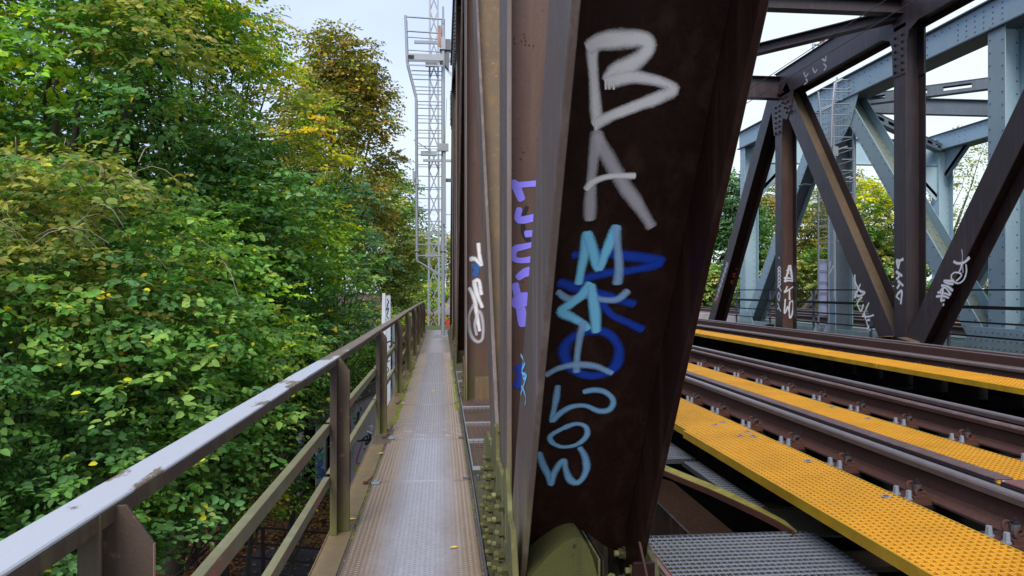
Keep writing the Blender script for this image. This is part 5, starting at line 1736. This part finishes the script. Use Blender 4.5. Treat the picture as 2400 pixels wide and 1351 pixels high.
mb = MB(); mb.box(at(680, 900, Y=25.6).x, xw, 25.3, 25.5, -5.4, -2.9, 'dark_void'); mb.build('recess_wall', ab)
g = MB(); o_ = 0.003
for pts, w, mt in (([(850, 1030), (862, 1022), (857, 1042), (868, 1030), (862, 1008)], 0.05, 's_black'), ([(858, 1010), (870, 1020), (860, 1035)], 0.04, 's_black'), ([(866, 1000), (873, 998), (870, 1008)], 0.04, 's_white'),
                   ([(838, 1034), (858, 1032), (876, 1030)], 0.05, 's_black'), ([(850, 1038), (842, 1060), (836, 1085), (848, 1086)], 0.035, 's_pink'), ([(853, 1052), (855, 1053)], 0.06, 's_pink'),
                   ([(832, 1094), (840, 1100), (834, 1106)], 0.10, 's_yellow'), ([(838, 972), (842, 966), (838, 984)], 0.06, 's_black'), ([(832, 992), (846, 986), (838, 996)], 0.09, 's_grey'), ([(846, 955), (847, 964)], 0.05, 's_grey'),
                   ([(860, 1010), (872, 1015)], 0.06, 's_white')):
    stroke(g, pts, w, Vector((0, 24.58, 0)), (0, -1, 0), mt, o_); o_ += 0.002
g.build('graffiti', ww)
g = MB()
stroke(g, [(694, 1040), (700, 1055), (694, 1068)], 0.12, Vector((0, 25.3, 0)), (0, -1, 0), 's_teal', 0.004)
stroke(g, [(722, 1075), (718, 1090), (716, 1110)], 0.07, Vector((0, 25.3, 0)), (0, -1, 0), 's_thin', 0.004)
g.build('graffiti', ab)
# lower path railing
pr = empty('footpath_railing', (-4.4, 17.7, -5.3), 'low dark pipe railing beside the leaf strewn path under the walkway', 'railing')
A_, B_, C_ = at(395, 1225, Y=18.2), at(617, 1237, Y=17.7), at(775, 1250, Y=17.2)
A2 = at(100, 1200, Y=19)
for dz in (0.0, -0.38, -0.72):
    mb = MB(); v = Vector((0, 0, dz)); mb.tube([A2 + v, A_ + v, B_ + v, C_ + v, C_ + Vector((1.5, -0.6, dz - 0.1))], 0.028, 'rust_dark', 6); mb.build('pipe', pr)
for px_, Yq, pt in ((617, 17.7, 1237), (460, 18.06, 1229), (250, 18.6, 1212), (800, 17.1, 1252)):
    p = at(px_, pt, Y=Yq); mb = MB(); mb.box(p.x - 0.035, p.x + 0.035, p.y - 0.035, p.y + 0.035, -5.35, p.z + 0.02, 'rust_dark'); mb.build('post', pr)
# white boards and cable just outside the walkway railing
wb = empty('sign_back', (-0.95, 11.6, 0), 'tall white scribbled board and slim posts just outside the walkway railing', 'board')
a = at(897, 688, Y=11.6); b = at(916, 900, Y=11.6)
mb = MB()
mb.prism([(at(896, 0, Y=11.6).x, 11.6, at(0, 688, Y=11.6).z), (at(903, 0, Y=11.6).x, 11.6, at(0, 688, Y=11.6).z), (at(905, 0, Y=11.6).x, 11.6, -0.4), (at(889, 0, Y=11.6).x, 11.6, -0.4)], (0, 0.04, 0), 'white')
mb.build('edge_flange', wb)
mb = MB(); mb.box(at(903.5, 0, Y=11.6).x, at(915, 0, Y=11.6).x, 11.62, 11.67, -1.3, at(0, 694, Y=11.62).z, 'white2'); bp = mb.build('board_panel', wb)
g = MB(); o_ = 0.002
for pts in ([(907, 702), (911, 708), (907, 716)], [(909, 716), (905, 728), (911, 722), (907, 738)], [(906, 740), (911, 748)], [(905, 838), (912, 832), (907, 848), (913, 845)], [(908, 860), (911, 868), (906, 875)]):
    stroke(g, pts, 0.012, Vector((0, 11.62, 0)), (0, -1, 0), 's_black', o_); o_ += 0.001
g.build('graffiti', bp)
mb = MB(); mb.box(at(919, 0, Y=11.8).x, at(925, 0, Y=11.8).x, 11.8, 11.84, -1.5, at(0, 760, Y=11.8).z, 'galv'); mb.box(at(939, 0, Y=13.0).x - 0.02, at(944, 0, Y=13).x - 0.02, 13.0, 13.03, -0.3, at(0, 762, Y=13).z, 'white'); mb.build('slim_post', wb)
mb = MB()
mb.tube([at(908, 803, Y=11.55), at(915, 800, Y=11.4), at(923, 804, Y=11.4), at(926, 812, Y=11.4), at(922, 822, Y=11.45), at(916, 820, Y=11.5), at(914, 812, Y=11.55)], 0.012, 'black', 6)
mb.build('cable_loop', wb)
for (px_, py_) in ((903, 750), (927, 838), (925, 845)):
    mb = MB(); p = at(px_, py_, Y=11.56); mb.disc(p, (0, -1, 0), 0.012, 0.02, 'galv', 6); mb.build('bolt', wb)
# sandy heap and dark cabinet past the truss end
mb = MB()
mb.box(at(1041, 0, Y=34).x, at(1052, 0, Y=34).x, 34, 34.3, -0.1, at(0, 744, Y=34).z, 'rust_dark')
tag(mb.build('cabinet'), 'small rust red cabinet beside the track past the walkway end', 'cabinet')
mb = MB()
mb.box(at(1046, 0, Y=30).x, at(1052, 0, Y=30).x, 30, 30.1, -0.06, at(0, 752, Y=30).z, 'redcloth')
tag(mb.build('red_marker'), 'tiny bright red marker at the foot of the small cabinet', 'marker')
def heap_h(x, y):
    return -0.2 + 2.4 * np.exp(-((x - 1.5) / 1.5) ** 2 - ((y - 52) / 4) ** 2) + 0.12 * np.sin(x * 5 + y * 3)
tag(grid_mesh('sand_heap', np.linspace(-1.5, 4.5, 24), np.linspace(44, 60, 24), heap_h, M['ballast']), 'pale heap of stones and sand far behind the mast foot', 'heap')

# ================================================================ foliage
PAL = {
    'green': [(0.034, 0.092, 0.022), (0.050, 0.120, 0.026), (0.068, 0.145, 0.034), (0.030, 0.075, 0.022), (0.085, 0.155, 0.038)],
    'deep': [(0.030, 0.080, 0.026), (0.038, 0.095, 0.034), (0.026, 0.066, 0.024), (0.050, 0.112, 0.042)],
    'blueish': [(0.035, 0.085, 0.045), (0.028, 0.070, 0.036), (0.055, 0.115, 0.060)],
    'lime': [(0.11, 0.22, 0.022), (0.15, 0.26, 0.022), (0.075, 0.17, 0.022), (0.20, 0.27, 0.025), (0.05, 0.12, 0.02)],
    'yellow': [(0.34, 0.27, 0.012), (0.22, 0.24, 0.018), (0.42, 0.27, 0.012), (0.12, 0.18, 0.02), (0.09, 0.15, 0.02)],
    'orange': [(0.45, 0.24, 0.012), (0.40, 0.16, 0.010), (0.28, 0.20, 0.015), (0.14, 0.15, 0.02)],
    'oak': [(0.080, 0.085, 0.020), (0.100, 0.098, 0.024), (0.062, 0.078, 0.020), (0.050, 0.072, 0.018), (0.125, 0.095, 0.022)],
    'olive': [(0.075, 0.105, 0.028), (0.10, 0.125, 0.032), (0.06, 0.09, 0.030), (0.13, 0.135, 0.035)],
    'pale': [(0.12, 0.17, 0.06), (0.16, 0.19, 0.07), (0.09, 0.14, 0.05), (0.2, 0.2, 0.09)],
}


def leaves(name, parent, sprays, seed, size, per=12, slen=0.55, detail=2, droop=0.25, tint=None, accent=0.015, kind=None):
    """sprays: array (x, y, z, dx, dy, dz, palette index); leaves stand alternately along each short shoot"""
    R = np.random.default_rng(seed)
    S = np.asarray(sprays['p']); D = np.asarray(sprays['d']); C = np.asarray(sprays['c'])
    ns = len(S)
    n = ns * per
    t = (np.tile(np.arange(per), ns) + R.uniform(0.2, 0.8, n)) / per
    i = np.repeat(np.arange(ns), per)
    d = D[i].copy()
    L = slen * R.uniform(0.6, 1.3, ns)[i]
    up = np.array([0, 0, 1.0])
    side = np.cross(d, up); side /= np.linalg.norm(side, axis=1)[:, None] + 1e-6
    pos_ = S[i] + d * (t * L)[:, None]
    pos_[:, 2] -= droop * (t ** 2) * L
    sgn = np.where(np.tile(np.arange(per), ns) % 2 == 0, 1.0, -1.0)
    ax = d * 0.55 + side * sgn[:, None] * 0.9 + R.normal(0, 0.28, (n, 3))
    ax[:, 2] -= 0.25
    ax /= np.linalg.norm(ax, axis=1)[:, None]
    nm = np.cross(d, side); nm = np.where(nm[:, 2:3] < 0, -nm, nm) + R.normal(0, 0.5, (n, 3)) + d * 0.75
    w = np.cross(nm, ax); w /= np.linalg.norm(w, axis=1)[:, None] + 1e-6
    nn = np.cross(ax, w)
    s = size * R.uniform(0.65, 1.25, n)
    pos_ += side * (sgn * 0.06 * L)[:, None]
    s3 = s[:, None]
    if detail == 2:
        pr = [(0, 0, 0), (0.28, 0.30, 0.10), (0.68, 0.27, 0.08), (1.0, 0, -0.08), (0.68, -0.27, 0.08), (0.28, -0.30, 0.10)]
        faces = [(0, 3, 2, 1), (0, 5, 4, 3)]
    else:
        pr = [(0, 0, 0), (0.5, 0.36, 0.08), (1.0, 0, -0.04), (0.5, -0.36, 0.08)]
        faces = [(0, 1, 2, 3)]
    k = len(pr)
    V = np.empty((n, k, 3))
    for j, (a, b, c) in enumerate(pr):
        V[:, j] = pos_ + (ax * a + w * b + nn * c) * s3
    nf = len(faces)
    Fc = (np.arange(n)[:, None, None] * k + np.array(faces)[None]).reshape(-1, 4)
    me = bpy.data.meshes.new(name)
    me.vertices.add(n * k); me.vertices.foreach_set('co', (V.reshape(-1, 3) - np.array(parent.location)[None]).astype(np.float32).ravel())
    me.loops.add(Fc.size); me.loops.foreach_set('vertex_index', Fc.astype(np.int32).ravel())
    me.polygons.add(len(Fc)); me.polygons.foreach_set('loop_start', np.arange(0, Fc.size, 4, dtype=np.int32))
    me.polygons.foreach_set('loop_total', np.full(len(Fc), 4, dtype=np.int32))
    base = C[i] * R.uniform(0.75, 1.28, (n, 1)) * (1 + R.normal(0, 0.06, (n, 3)))
    acc = R.random(n) < accent
    base[acc] = np.array([0.42, 0.28, 0.015]) * R.uniform(0.6, 1.2, (acc.sum(), 1))
    base = base * 2.75 * np.array([1.14, 1.0, 0.85])
    col = np.concatenate([np.clip(base, 0.004, 0.8), np.ones((n, 1))], 1)
    at_ = me.attributes.new('leafcol', 'FLOAT_COLOR', 'FACE')
    at_.data.foreach_set('color', np.repeat(col, nf, axis=0).astype(np.float32).ravel())
    me.materials.append(M['leaf'])
    me.update(); me.validate()
    o = bpy.data.objects.new(name, me); COL.objects.link(o); o.parent = parent
    if kind: o['kind'] = kind
    return o


def clump_sprays(R, clumps, per_m2, out=None):
    """shoots on the outer shell of every clump, pointing outwards and a little up"""
    P, D, C = [], [], []
    for (c, r, pal, flat) in clumps:
        n = max(6, int(per_m2 * 4 * math.pi * r * r * 0.6))
        v = R.normal(0, 1, (n, 3)); v /= np.linalg.norm(v, axis=1)[:, None]
        v[:, 2] = np.where((v[:, 2] < -0.3) & (R.random(n) < 0.55), -v[:, 2], v[:, 2])
        rad = r * R.uniform(0.25, 1.0, n) ** 0.55
        p = np.array(c)[None] + v * rad[:, None] * np.array([1, 1, flat])
        d = v * np.array([1, 1, 0.45]) + R.normal(0, 0.3, (n, 3)); d[:, 2] *= 0.6; d[:, 2] += 0.05
        d /= np.linalg.norm(d, axis=1)[:, None]
        pc = np.array(PAL[pal])
        # a shared tone for the clump with drift from shoot to shoot
        k = R.integers(0, len(pc), n)
        col = pc[k] * R.uniform(0.8, 1.15)
        P.append(p); D.append(d); C.append(col)
    return {'p': np.concatenate(P), 'd': np.concatenate(D), 'c': np.concatenate(C)}


def tree(name, label, cat, centre, rad, base, nclump, crad, pal, size, seed, per_m2=9, per=12, detail=2, group=None, slen=0.5, trunk=0.16, fork=0.35, shell=0.45,
         cut=None, extra=(), accent=0.015, limbs=10, flat=0.75, twigs=0, density_low=0.0, bark='bark'):
    R = np.random.default_rng(seed)
    c = np.array(centre, float); rad = np.array(rad, float)
    e_ = empty(name, base, label, cat, group)
    cl = []
    tries = 0
    while len(cl) < nclump and tries < nclump * 30:
        tries += 1
        v = R.normal(0, 1, 3); v /= np.linalg.norm(v)
        q = c + v * rad * R.uniform(shell, 1.0) ** 0.7
        if cut is not None and not cut(q): continue
        if any(np.linalg.norm(q - np.array(k[0])) < crad * 0.62 for k in cl): continue
        pp = pal(q, R) if callable(pal) else pal
        cl.append((q, crad * R.uniform(0.65, 1.25), pp, flat))
    cl += [(np.array(a, float), b, p_, flat) for a, b, p_ in extra]
    sp = clump_sprays(R, cl, per_m2)
    leaves('crown', e_, sp, seed + 1, size, per, slen, detail, accent=accent)
    # trunk and limbs
    mb = MB()
    b = Vector(base)
    fk = Vector((c[0] * 0.6 + b.x * 0.4, c[1] * 0.6 + b.y * 0.4, b.z + (c[2] - b.z) * (fork + 0.25)))
    pts = [b]
    for t in (0.3, 0.65, 1.0):
        pts.append(b.lerp(fk, t) + Vector((R.normal(0, 0.08), R.normal(0, 0.08), 0)))
    mb.tube(pts, [trunk * 1.25, trunk, trunk * 0.85, trunk * 0.65], bark, 8)
    order = sorted(cl, key=lambda k: -k[1])[:limbs]
    for (q, r, _, _) in order:
        q = Vector(q)
        st = b.lerp(fk, R.uniform(0.45, 1.0))
        mid = st.lerp(q, 0.5) + Vector((R.normal(0, 0.15), R.normal(0, 0.15), R.uniform(0.0, 0.4)))
        m2 = st.lerp(q, 0.8) + Vector((R.normal(0, 0.1), R.normal(0, 0.1), R.uniform(0.0, 0.25)))
        mb.tube([st, st.lerp(mid, 0.5), mid, m2, q], [trunk * 0.42, trunk * 0.34, trunk * 0.24, trunk * 0.15, trunk * 0.05], bark, 6)
        for _ in range(3):
            dv = Vector(R.normal(0, 1, 3)).normalized() * r * 0.95
            s_ = m2.lerp(q, R.uniform(0, 1))
            mb.tube([s_, s_.lerp(q + dv, 0.5) + Vector((0, 0, 0.05)), q + dv], [trunk * 0.07, trunk * 0.045, trunk * 0.02], bark, 4, cap=False)
    mb.build('trunk', e_)
    if twigs:
        mb = MB()
        for _ in range(twigs):
            a = Vector(c) + Vector((R.normal(0, rad[0] * 0.4), R.normal(0, rad[1] * 0.3) - rad[1] * 0.5, R.uniform(-0.1, 0.8) * rad[2]))
            dr = Vector((R.normal(0.3, 0.6), R.normal(-0.3, 0.3), 0.5)).normalized()
            L = R.uniform(0.5, 1.2)
            pts = [a + dr * (L * t) + Vector((0, 0, -0.75 * L * t * t)) for t in (0, 0.25, 0.5, 0.75, 1.0)]
            mb.tube(pts, [0.007, 0.006, 0.005, 0.004, 0.002], 'twig', 4, cap=False)
        o = mb.build('bare_twigs', e_); o['kind'] = 'stuff'
    return e_


def C_(px, py, Y):
    p = at(px, py, Y=Y); return (p.x, p.y, p.z)


def pal_a(q, R):
    r = R.random()
    if r < 0.14: return 'lime'
    if r < 0.34: return 'olive'
    if r < 0.5: return 'deep'
    return 'green'


def pal_b(q, R):      # yellowing on its outer right side and top
    t = (q[0] + 4.6) * 0.5 + (q[2] - 5.0) * 0.28 + R.normal(0, 0.35)
    if t > 1.05: return 'orange' if R.random() < 0.35 else 'yellow'
    if t > 0.35: return 'lime' if R.random() < 0.5 else ('yellow' if R.random() < 0.5 else 'olive')
    return 'green' if R.random() < 0.7 else 'deep'


cam_keep = lambda q: q[1] > 6.0

tree('leafy_tree', 'big dense green tree above the left railing with dark limbs showing', 'tree', C_(230, 230, 14.5), (4.9, 3.6, 5.0), (-8.6, 15.5, -5.3), 170, 0.8, pal_a, 0.112, 11,
     per_m2=11, per=11, group=None, trunk=0.24, limbs=26, cut=lambda q: q[1] > 8 and q[0] < -4.3)
tree('leafy_tree', 'tall tree turning yellow and orange towards the sky in the left wood', 'tree', C_(560, 330, 17.5), (3.3, 2.8, 5.2), (-6.4, 18, -5.3), 125, 0.66, pal_b, 0.105, 23,
     per_m2=11, per=11, trunk=0.2, limbs=24, accent=0.04, cut=lambda q: q[0] < -2.75 - max(0, q[2] - 6.0) * 0.8)
tree('oak_tree', 'brownish olive oak with a ragged crown against the sky behind the yellowing tree', 'tree', C_(800, 330, 30), (2.3, 2.2, 4.6), (-4.6, 31, -2.5), 130, 0.62, 'oak', 0.15, 31,
     per_m2=11, per=10, detail=1, trunk=0.22, limbs=24, slen=0.6, accent=0.03, cut=lambda q: q[0] < -1.9 - max(0, (q[2] - 8.2)) * 0.42,
     extra=((C_(905, 300, 30), 0.5, 'oak'), (C_(912, 372, 30), 0.42, 'oak'), (C_(880, 230, 30), 0.4, 'oak'), (C_(845, 175, 30), 0.4, 'oak'), (C_(800, 105, 30), 0.35, 'oak'), (C_(720, 85, 30), 0.4, 'oak'), (C_(765, 130, 30), 0.5, 'oak')))
tree('leafy_tree', 'rounded green tree with greyish leaves lower down behind the oak, next to the ladder mast', 'tree', C_(905, 560, 40), (2.2, 2.6, 3.6), (-3.2, 41, -1), 90, 0.75, lambda q, R: ('green', 'olive', 'pale', 'olive')[int(R.integers(0, 4))], 0.18, 37,
     per_m2=8, per=9, detail=1, trunk=0.16, slen=0.55, cut=lambda q: q[0] < -1.35 - max(0, q[2] - 5.5) * 0.55)
tree('leafy_tree', 'bright yellow green young tree below the yellowing one, left of the white board', 'tree', C_(700, 650, 18), (1.35, 1.3, 2.3), (-3.8, 18.6, -5.3), 34, 0.55, lambda q, R: 'lime' if R.random() < 0.8 else 'green', 0.11, 41,
     per_m2=13, per=10, trunk=0.08, accent=0.05)
tree('leafy_tree', 'dark blue green slender tree between the bright young tree and the hedge', 'tree', C_(815, 640, 24), (1.05, 1.2, 3.1), (-3.4, 24.4, -4.6), 34, 0.6, 'blueish', 0.12, 43,
     per_m2=9, per=10, detail=1, trunk=0.09)
tree('leafy_tree', 'mid green tree in the centre of the left wood at railing height', 'tree', C_(560, 640, 15), (2.2, 1.8, 2.5), (-4.6, 15.5, -5.3), 46, 0.75, lambda q, R: 'green' if R.random() < 0.6 else 'deep', 0.12, 47,
     per_m2=9, per=11, trunk=0.12)
tree('leafy_tree', 'shadowy deep green tree at the back of the left wood', 'tree', (-13.5, 24, 3.0), (5.5, 3, 7.0), (-13, 24, -5.3), 60, 1.5, 'deep', 0.2, 53, per_m2=4, per=9, detail=1, trunk=0.3, limbs=20)
tree('leafy_tree', 'second shadowy tree at the back, behind the yellowing one', 'tree', (-8.5, 27, 1.5), (4.0, 3, 6.0), (-8.5, 27, -5.3), 60, 1.3, 'deep', 0.2, 59, per_m2=4, per=9, detail=1, trunk=0.25, limbs=20)
# shrubs under and in front
bush = 'shrub'
tree('shrub', 'greyish green shrub with bare arching twigs at the left picture edge', bush, C_(120, 640, 9.5), (1.9, 1.6, 1.5), (-5.6, 10, -5.3), 34, 0.6, lambda q, R: 'olive' if R.random() < 0.7 else 'green', 0.095, 61,
     per_m2=14, per=11, trunk=0.06, twigs=110, slen=0.4)
tree('shrub', 'lush green shrub reaching the handrail at the lower left', bush, C_(160, 960, 8.5), (2.0, 1.6, 1.9), (-6.5, 11, -7.2), 56, 0.55, lambda q, R: 'green' if R.random() < 0.8 else 'deep', 0.095, 67, per_m2=13, per=11, trunk=0.06, slen=0.4)
tree('shrub', 'bright green shrub in the middle distance just above the handrail', bush, C_(400, 800, 11.5), (1.9, 1.6, 1.7), (-7.0, 14, -7.0), 54, 0.6, lambda q, R: 'green' if R.random() < 0.7 else 'lime', 0.10, 71, per_m2=11, per=11, trunk=0.06, slen=0.42)
tree('shrub', 'yellow speckled shrub behind the handrail between the first two posts', bush, C_(520, 930, 12.5), (1.2, 1.0, 1.1), (-6.4, 15.5, -5.3), 24, 0.5, lambda q, R: 'lime' if R.random() < 0.55 else 'green', 0.095, 73, per_m2=12, per=11, trunk=0.05, slen=0.4, accent=0.09)
tree('shrub', 'dark green shrub hanging over the recess beside the wing wall', bush, C_(640, 960, 16), (1.35, 1.2, 1.5), (-4.2, 16.3, -5.3), 30, 0.55, 'deep', 0.11, 79, per_m2=11, per=10, trunk=0.06)
tree('shrub', 'low green shrub drooping over the leaf litter below the handrail', bush, C_(440, 1070, 12), (1.0, 0.8, 0.55), (-6.6, 16.5, -5.3), 22, 0.5, lambda q, R: 'deep' if R.random() < 0.6 else 'green', 0.095, 83, per_m2=11, per=11, trunk=0.05, slen=0.45, accent=0.04)
tree('shrub', 'drooping branch tips with yellow leaves in front of the fallen leaves', bush, C_(560, 1190, 12.6), (0.7, 0.4, 0.3), (-6.2, 16.6, -5.3), 9, 0.34, lambda q, R: 'lime' if R.random() < 0.5 else 'green', 0.095, 89, per_m2=13, per=10, trunk=0.04, slen=0.4, accent=0.12)
tree('shrub', 'small leafy twigs beside the second railing post, over the dark recess', bush, C_(700, 1120, 15), (0.5, 0.5, 0.55), (-3.2, 15.4, -5.3), 9, 0.32, 'green', 0.095, 97, per_m2=13, per=10, trunk=0.04, slen=0.4)
tree('shrub', 'deep green undergrowth at the bottom left corner under the handrail', bush, C_(90, 1180, 8.0), (1.8, 1.4, 1.1), (-4.2, 8.4, -7.0), 34, 0.5, 'deep', 0.095, 101, per_m2=12, per=11, trunk=0.05, slen=0.4)
tree('shrub', 'dense dark shrub filling the lower middle of the left wood', bush, C_(200, 1000, 12.5), (2.3, 1.5, 2.3), (-6.0, 13, -5.3), 44, 0.8, 'deep', 0.125, 103, per_m2=8, per=11, trunk=0.07)
tree('shrub', 'tangled dark green shrub under the mid green tree', bush, C_(560, 820, 17), (2.1, 1.4, 2.0), (-5.0, 17.5, -5.3), 40, 0.75, lambda q, R: 'deep' if R.random() < 0.5 else 'olive', 0.125, 107, per_m2=8, per=11, trunk=0.07)
# slope plants above the wing wall
tree('shrub', 'fresh green shrub on the slope above the dark coping', bush, C_(820, 860, 26.5), (1.6, 1.2, 0.8), (-3.2, 27, -2.2), 26, 0.5, lambda q, R: 'green' if R.random() < 0.6 else 'lime', 0.12, 109, per_m2=9, per=9, detail=1, trunk=0.05)
tree('shrub', 'light green weeds at the slope behind the white board', bush, C_(880, 770, 30), (1.3, 1.5, 0.9), (-2.6, 30, -0.6), 26, 0.5, lambda q, R: 'pale' if R.random() < 0.4 else 'lime', 0.12, 113, per_m2=8, per=9, detail=1, trunk=0.05)
tree('shrub', 'light green weeds between the railing end and the lattice mast', bush, C_(960, 700, 40), (1.3, 1.6, 1.2), (-1.6, 40, -0.2), 26, 0.55, lambda q, R: 'pale' if R.random() < 0.5 else 'green', 0.14, 127, per_m2=7, per=9, detail=1, trunk=0.05)
tree('shrub', 'reddish and yellow weeds at the foot of the lattice mast', bush, C_(1000, 755, 33.5), (0.9, 0.8, 0.32), (-0.6, 33.5, -0.1), 14, 0.26, lambda q, R: 'orange' if R.random() < 0.4 else ('yellow' if R.random() < 0.4 else 'pale'), 0.09, 131, per_m2=14, per=9, detail=1, trunk=0.03, slen=0.3)
tree('shrub', 'yellow green bush right behind the lattice mast', bush, C_(1030, 700, 50), (1.6, 1.5, 1.0), (0, 50, -0.2), 22, 0.6, lambda q, R: 'lime' if R.random() < 0.6 else 'pale', 0.16, 137, per_m2=6, per=9, detail=1, trunk=0.05)
tree('leafy_tree', 'hazy green tree far down the line behind the ladder mast', 'tree', C_(1020, 640, 85), (5.0, 3, 4.2), (-0.8, 85, -0.2), 46, 1.4, 'olive', 0.34, 139, per_m2=2.4, per=8, detail=1, trunk=0.2, slen=1.1)
tree('leafy_tree', 'dark far tree just left of the ladder frame above the weeds', 'tree', C_(955, 600, 60), (2.4, 2, 4.0), (-3, 60, -0.2), 36, 1.1, 'deep', 0.24, 149, per_m2=3.5, per=8, detail=1, trunk=0.2, slen=0.8)

# right side trees beyond the blue bridge
tree('leafy_tree', 'dark green tree seen between the lettered post and the far truss end', 'tree', C_(1650, 590, 52), (5.4, 3, 4.6), (19, 52, -0.2), 52, 1.3, 'deep', 0.26, 151, per_m2=6.1, per=9, detail=1, trunk=0.25, slen=0.8)
tree('leafy_tree', 'slim pointed dark tree top next to the blue bridge end', 'tree', C_(1737, 500, 50), (1.1, 1, 3.2), (20.5, 50, -0.2), 24, 0.7, 'blueish', 0.2, 157, per_m2=7.6, per=9, detail=1, trunk=0.12, slen=0.6)
tree('leafy_tree', 'pale green and brown tree behind the white tagged post', 'tree', C_(1850, 570, 56), (4.6, 3, 5.6), (27, 56, -0.2), 46, 1.2, lambda q, R: ('pale', 'oak', 'olive')[int(R.integers(0, 3))], 0.24, 163, per_m2=5.4, per=9, detail=1, trunk=0.2, slen=0.8)
tree('leafy_tree', 'yellow crowned tree between the blue diagonal and the far truss', 'tree', C_(2045, 500, 46), (2.2, 2, 2.4), (23.6, 46, -0.2), 34, 0.8, lambda q, R: 'yellow' if q[2] > 6.0 and R.random() < 0.6 else ('olive' if R.random() < 0.6 else 'green'), 0.18, 167, per_m2=8.5, per=9, detail=1, trunk=0.15, slen=0.6)
tree('leafy_tree', 'deep green lower tree under the yellow crowned one', 'tree', C_(2050, 620, 48), (3.2, 2, 2.6), (24.5, 48, -0.2), 34, 1.0, lambda q, R: 'deep' if R.random() < 0.6 else 'olive', 0.22, 173, per_m2=6.8, per=9, detail=1, trunk=0.15, slen=0.7)
tree('leafy_tree', 'sparse pale tree with sky showing through, behind the blue end posts', 'tree', C_(2290, 480, 48), (4.2, 3, 5.2), (33, 48, -0.2), 40, 1.0, lambda q, R: 'pale' if R.random() < 0.6 else 'olive', 0.18, 179, per_m2=3.0, per=7, detail=1, trunk=0.14, limbs=30, slen=0.9)
tree('leafy_tree', 'bare looking pale tree behind the caged ladder', 'tree', C_(1960, 560, 60), (3.6, 3, 6.0), (29, 60, -0.2), 34, 1.1, lambda q, R: 'pale' if R.random() < 0.6 else 'oak', 0.22, 181, per_m2=3.2, per=8, detail=1, trunk=0.16, limbs=30, slen=0.9)
for k, (px_, py_, Y_, rx, rz, lb) in enumerate(((1660, 690, 44, 3.0, 1.6, 'light green bush low beside the track behind the end post foot'), (1900, 660, 50, 4.0, 2.2, 'olive bush under the pale trees beyond the blue bridge'),
                                     (2140, 660, 46, 3.4, 2.2, 'green bush beyond the blue bridge right of the tall dark post'), (2330, 680, 42, 3.6, 2.4, 'green bush at the far right beyond the blue posts'))):
    c = C_(px_, py_, Y_)
    tree('shrub', lb, 'bush', c, (rx, 1.6, rz), (c[0], c[1], -0.2), 34, 0.9, lambda q, R: ('olive', 'green', 'deep', 'pale')[int(R.integers(0, 4))], 0.2, 191 + k, per_m2=7.6, per=9, detail=1, trunk=0.06, slen=0.6)

# fallen leaves on the ground and path below; weeds on the embankment
def scatter(name, n, xr, yr, zf, size, cols, seed, flat=0.25):
    R = np.random.default_rng(seed)
    x = R.uniform(*xr, n); y = R.uniform(*yr, n); z = zf(x, y) + 0.012
    P = np.stack([x, y, z], 1)
    D = R.normal(0, 1, (n, 3)); D[:, 2] *= 0.1; D /= np.linalg.norm(D, axis=1)[:, None]
    pc = np.array(cols)[R.integers(0, len(cols), n)]
    hold = type('H', (), {})()
    hold.location = (0, 0, 0)
    o = leaves.__wrapped__(name, P, D, pc, size, seed, flat) if hasattr(leaves, '__wrapped__') else None
    nrm = np.stack([R.normal(0, flat, n), R.normal(0, flat, n), np.ones(n)], 1)
    w = np.cross(nrm, D); w /= np.linalg.norm(w, axis=1)[:, None]
    s = (size * R.uniform(0.6, 1.3, n))[:, None]
    V = np.stack([P - D * s * 0.5, P + w * s * 0.35 + np.array([0, 0, 0.006]), P + D * s * 0.5, P - w * s * 0.35], 1)
    me = bpy.data.meshes.new(name)
    me.from_pydata(V.reshape(-1, 3).tolist(), [], np.arange(4 * n).reshape(-1, 4).tolist())
    a = me.attributes.new('leafcol', 'FLOAT_COLOR', 'FACE')
    a.data.foreach_set('color', np.concatenate([pc * R.uniform(0.7, 1.3, (n, 1)), np.ones((n, 1))], 1).astype(np.float32).ravel())
    me.materials.append(M['leaf'])
    o = bpy.data.objects.new(name, me); COL.objects.link(o)
    o['kind'] = 'stuff'
    return o
scatter('fallen_leaves', 22000, (-14, -0.8), (19.3, 24.9), lambda x, y: ground_h(x, y) + 0.02, 0.11, [(0.42, 0.17, 0.06), (0.30, 0.11, 0.04), (0.55, 0.28, 0.09), (0.2, 0.08, 0.04), (0.5, 0.32, 0.10)], 301, 0.35)
scatter('fallen_leaves', 9000, (-14, -4.75), (16.9, 19.4), lambda x, y: ground_h(x, y) + 0.02, 0.11, [(0.42, 0.17, 0.06), (0.30, 0.11, 0.04), (0.55, 0.28, 0.09), (0.2, 0.08, 0.04)], 306, 0.35)
scatter('fallen_leaves', 420, (-4.7, -0.9), (16.95, 19.6), lambda x, y: -5.235 + 0 * x, 0.10, [(0.42, 0.30, 0.16), (0.30, 0.17, 0.08), (0.45, 0.38, 0.26), (0.2, 0.1, 0.05)], 302, 0.3)
scatter('grass', 26000, (-9, -0.8), (26.5, 46), lambda x, y: ground_h(x, y) + 0.05, 0.22, [(0.08, 0.15, 0.03), (0.13, 0.18, 0.04), (0.17, 0.16, 0.05), (0.06, 0.11, 0.03)], 303, 1.2)
scatter('grass', 14000, (9.9, 13.2), (27, 60), lambda x, y: ground_h(x, y) + 0.06, 0.22, [(0.10, 0.19, 0.03), (0.15, 0.22, 0.04), (0.07, 0.12, 0.03)], 304, 1.2)
scatter('grass', 16000, (20, 40), (26, 60), lambda x, y: ground_h(x, y) + 0.06, 0.25, [(0.08, 0.15, 0.03), (0.13, 0.18, 0.04), (0.07, 0.12, 0.03)], 305, 1.2)
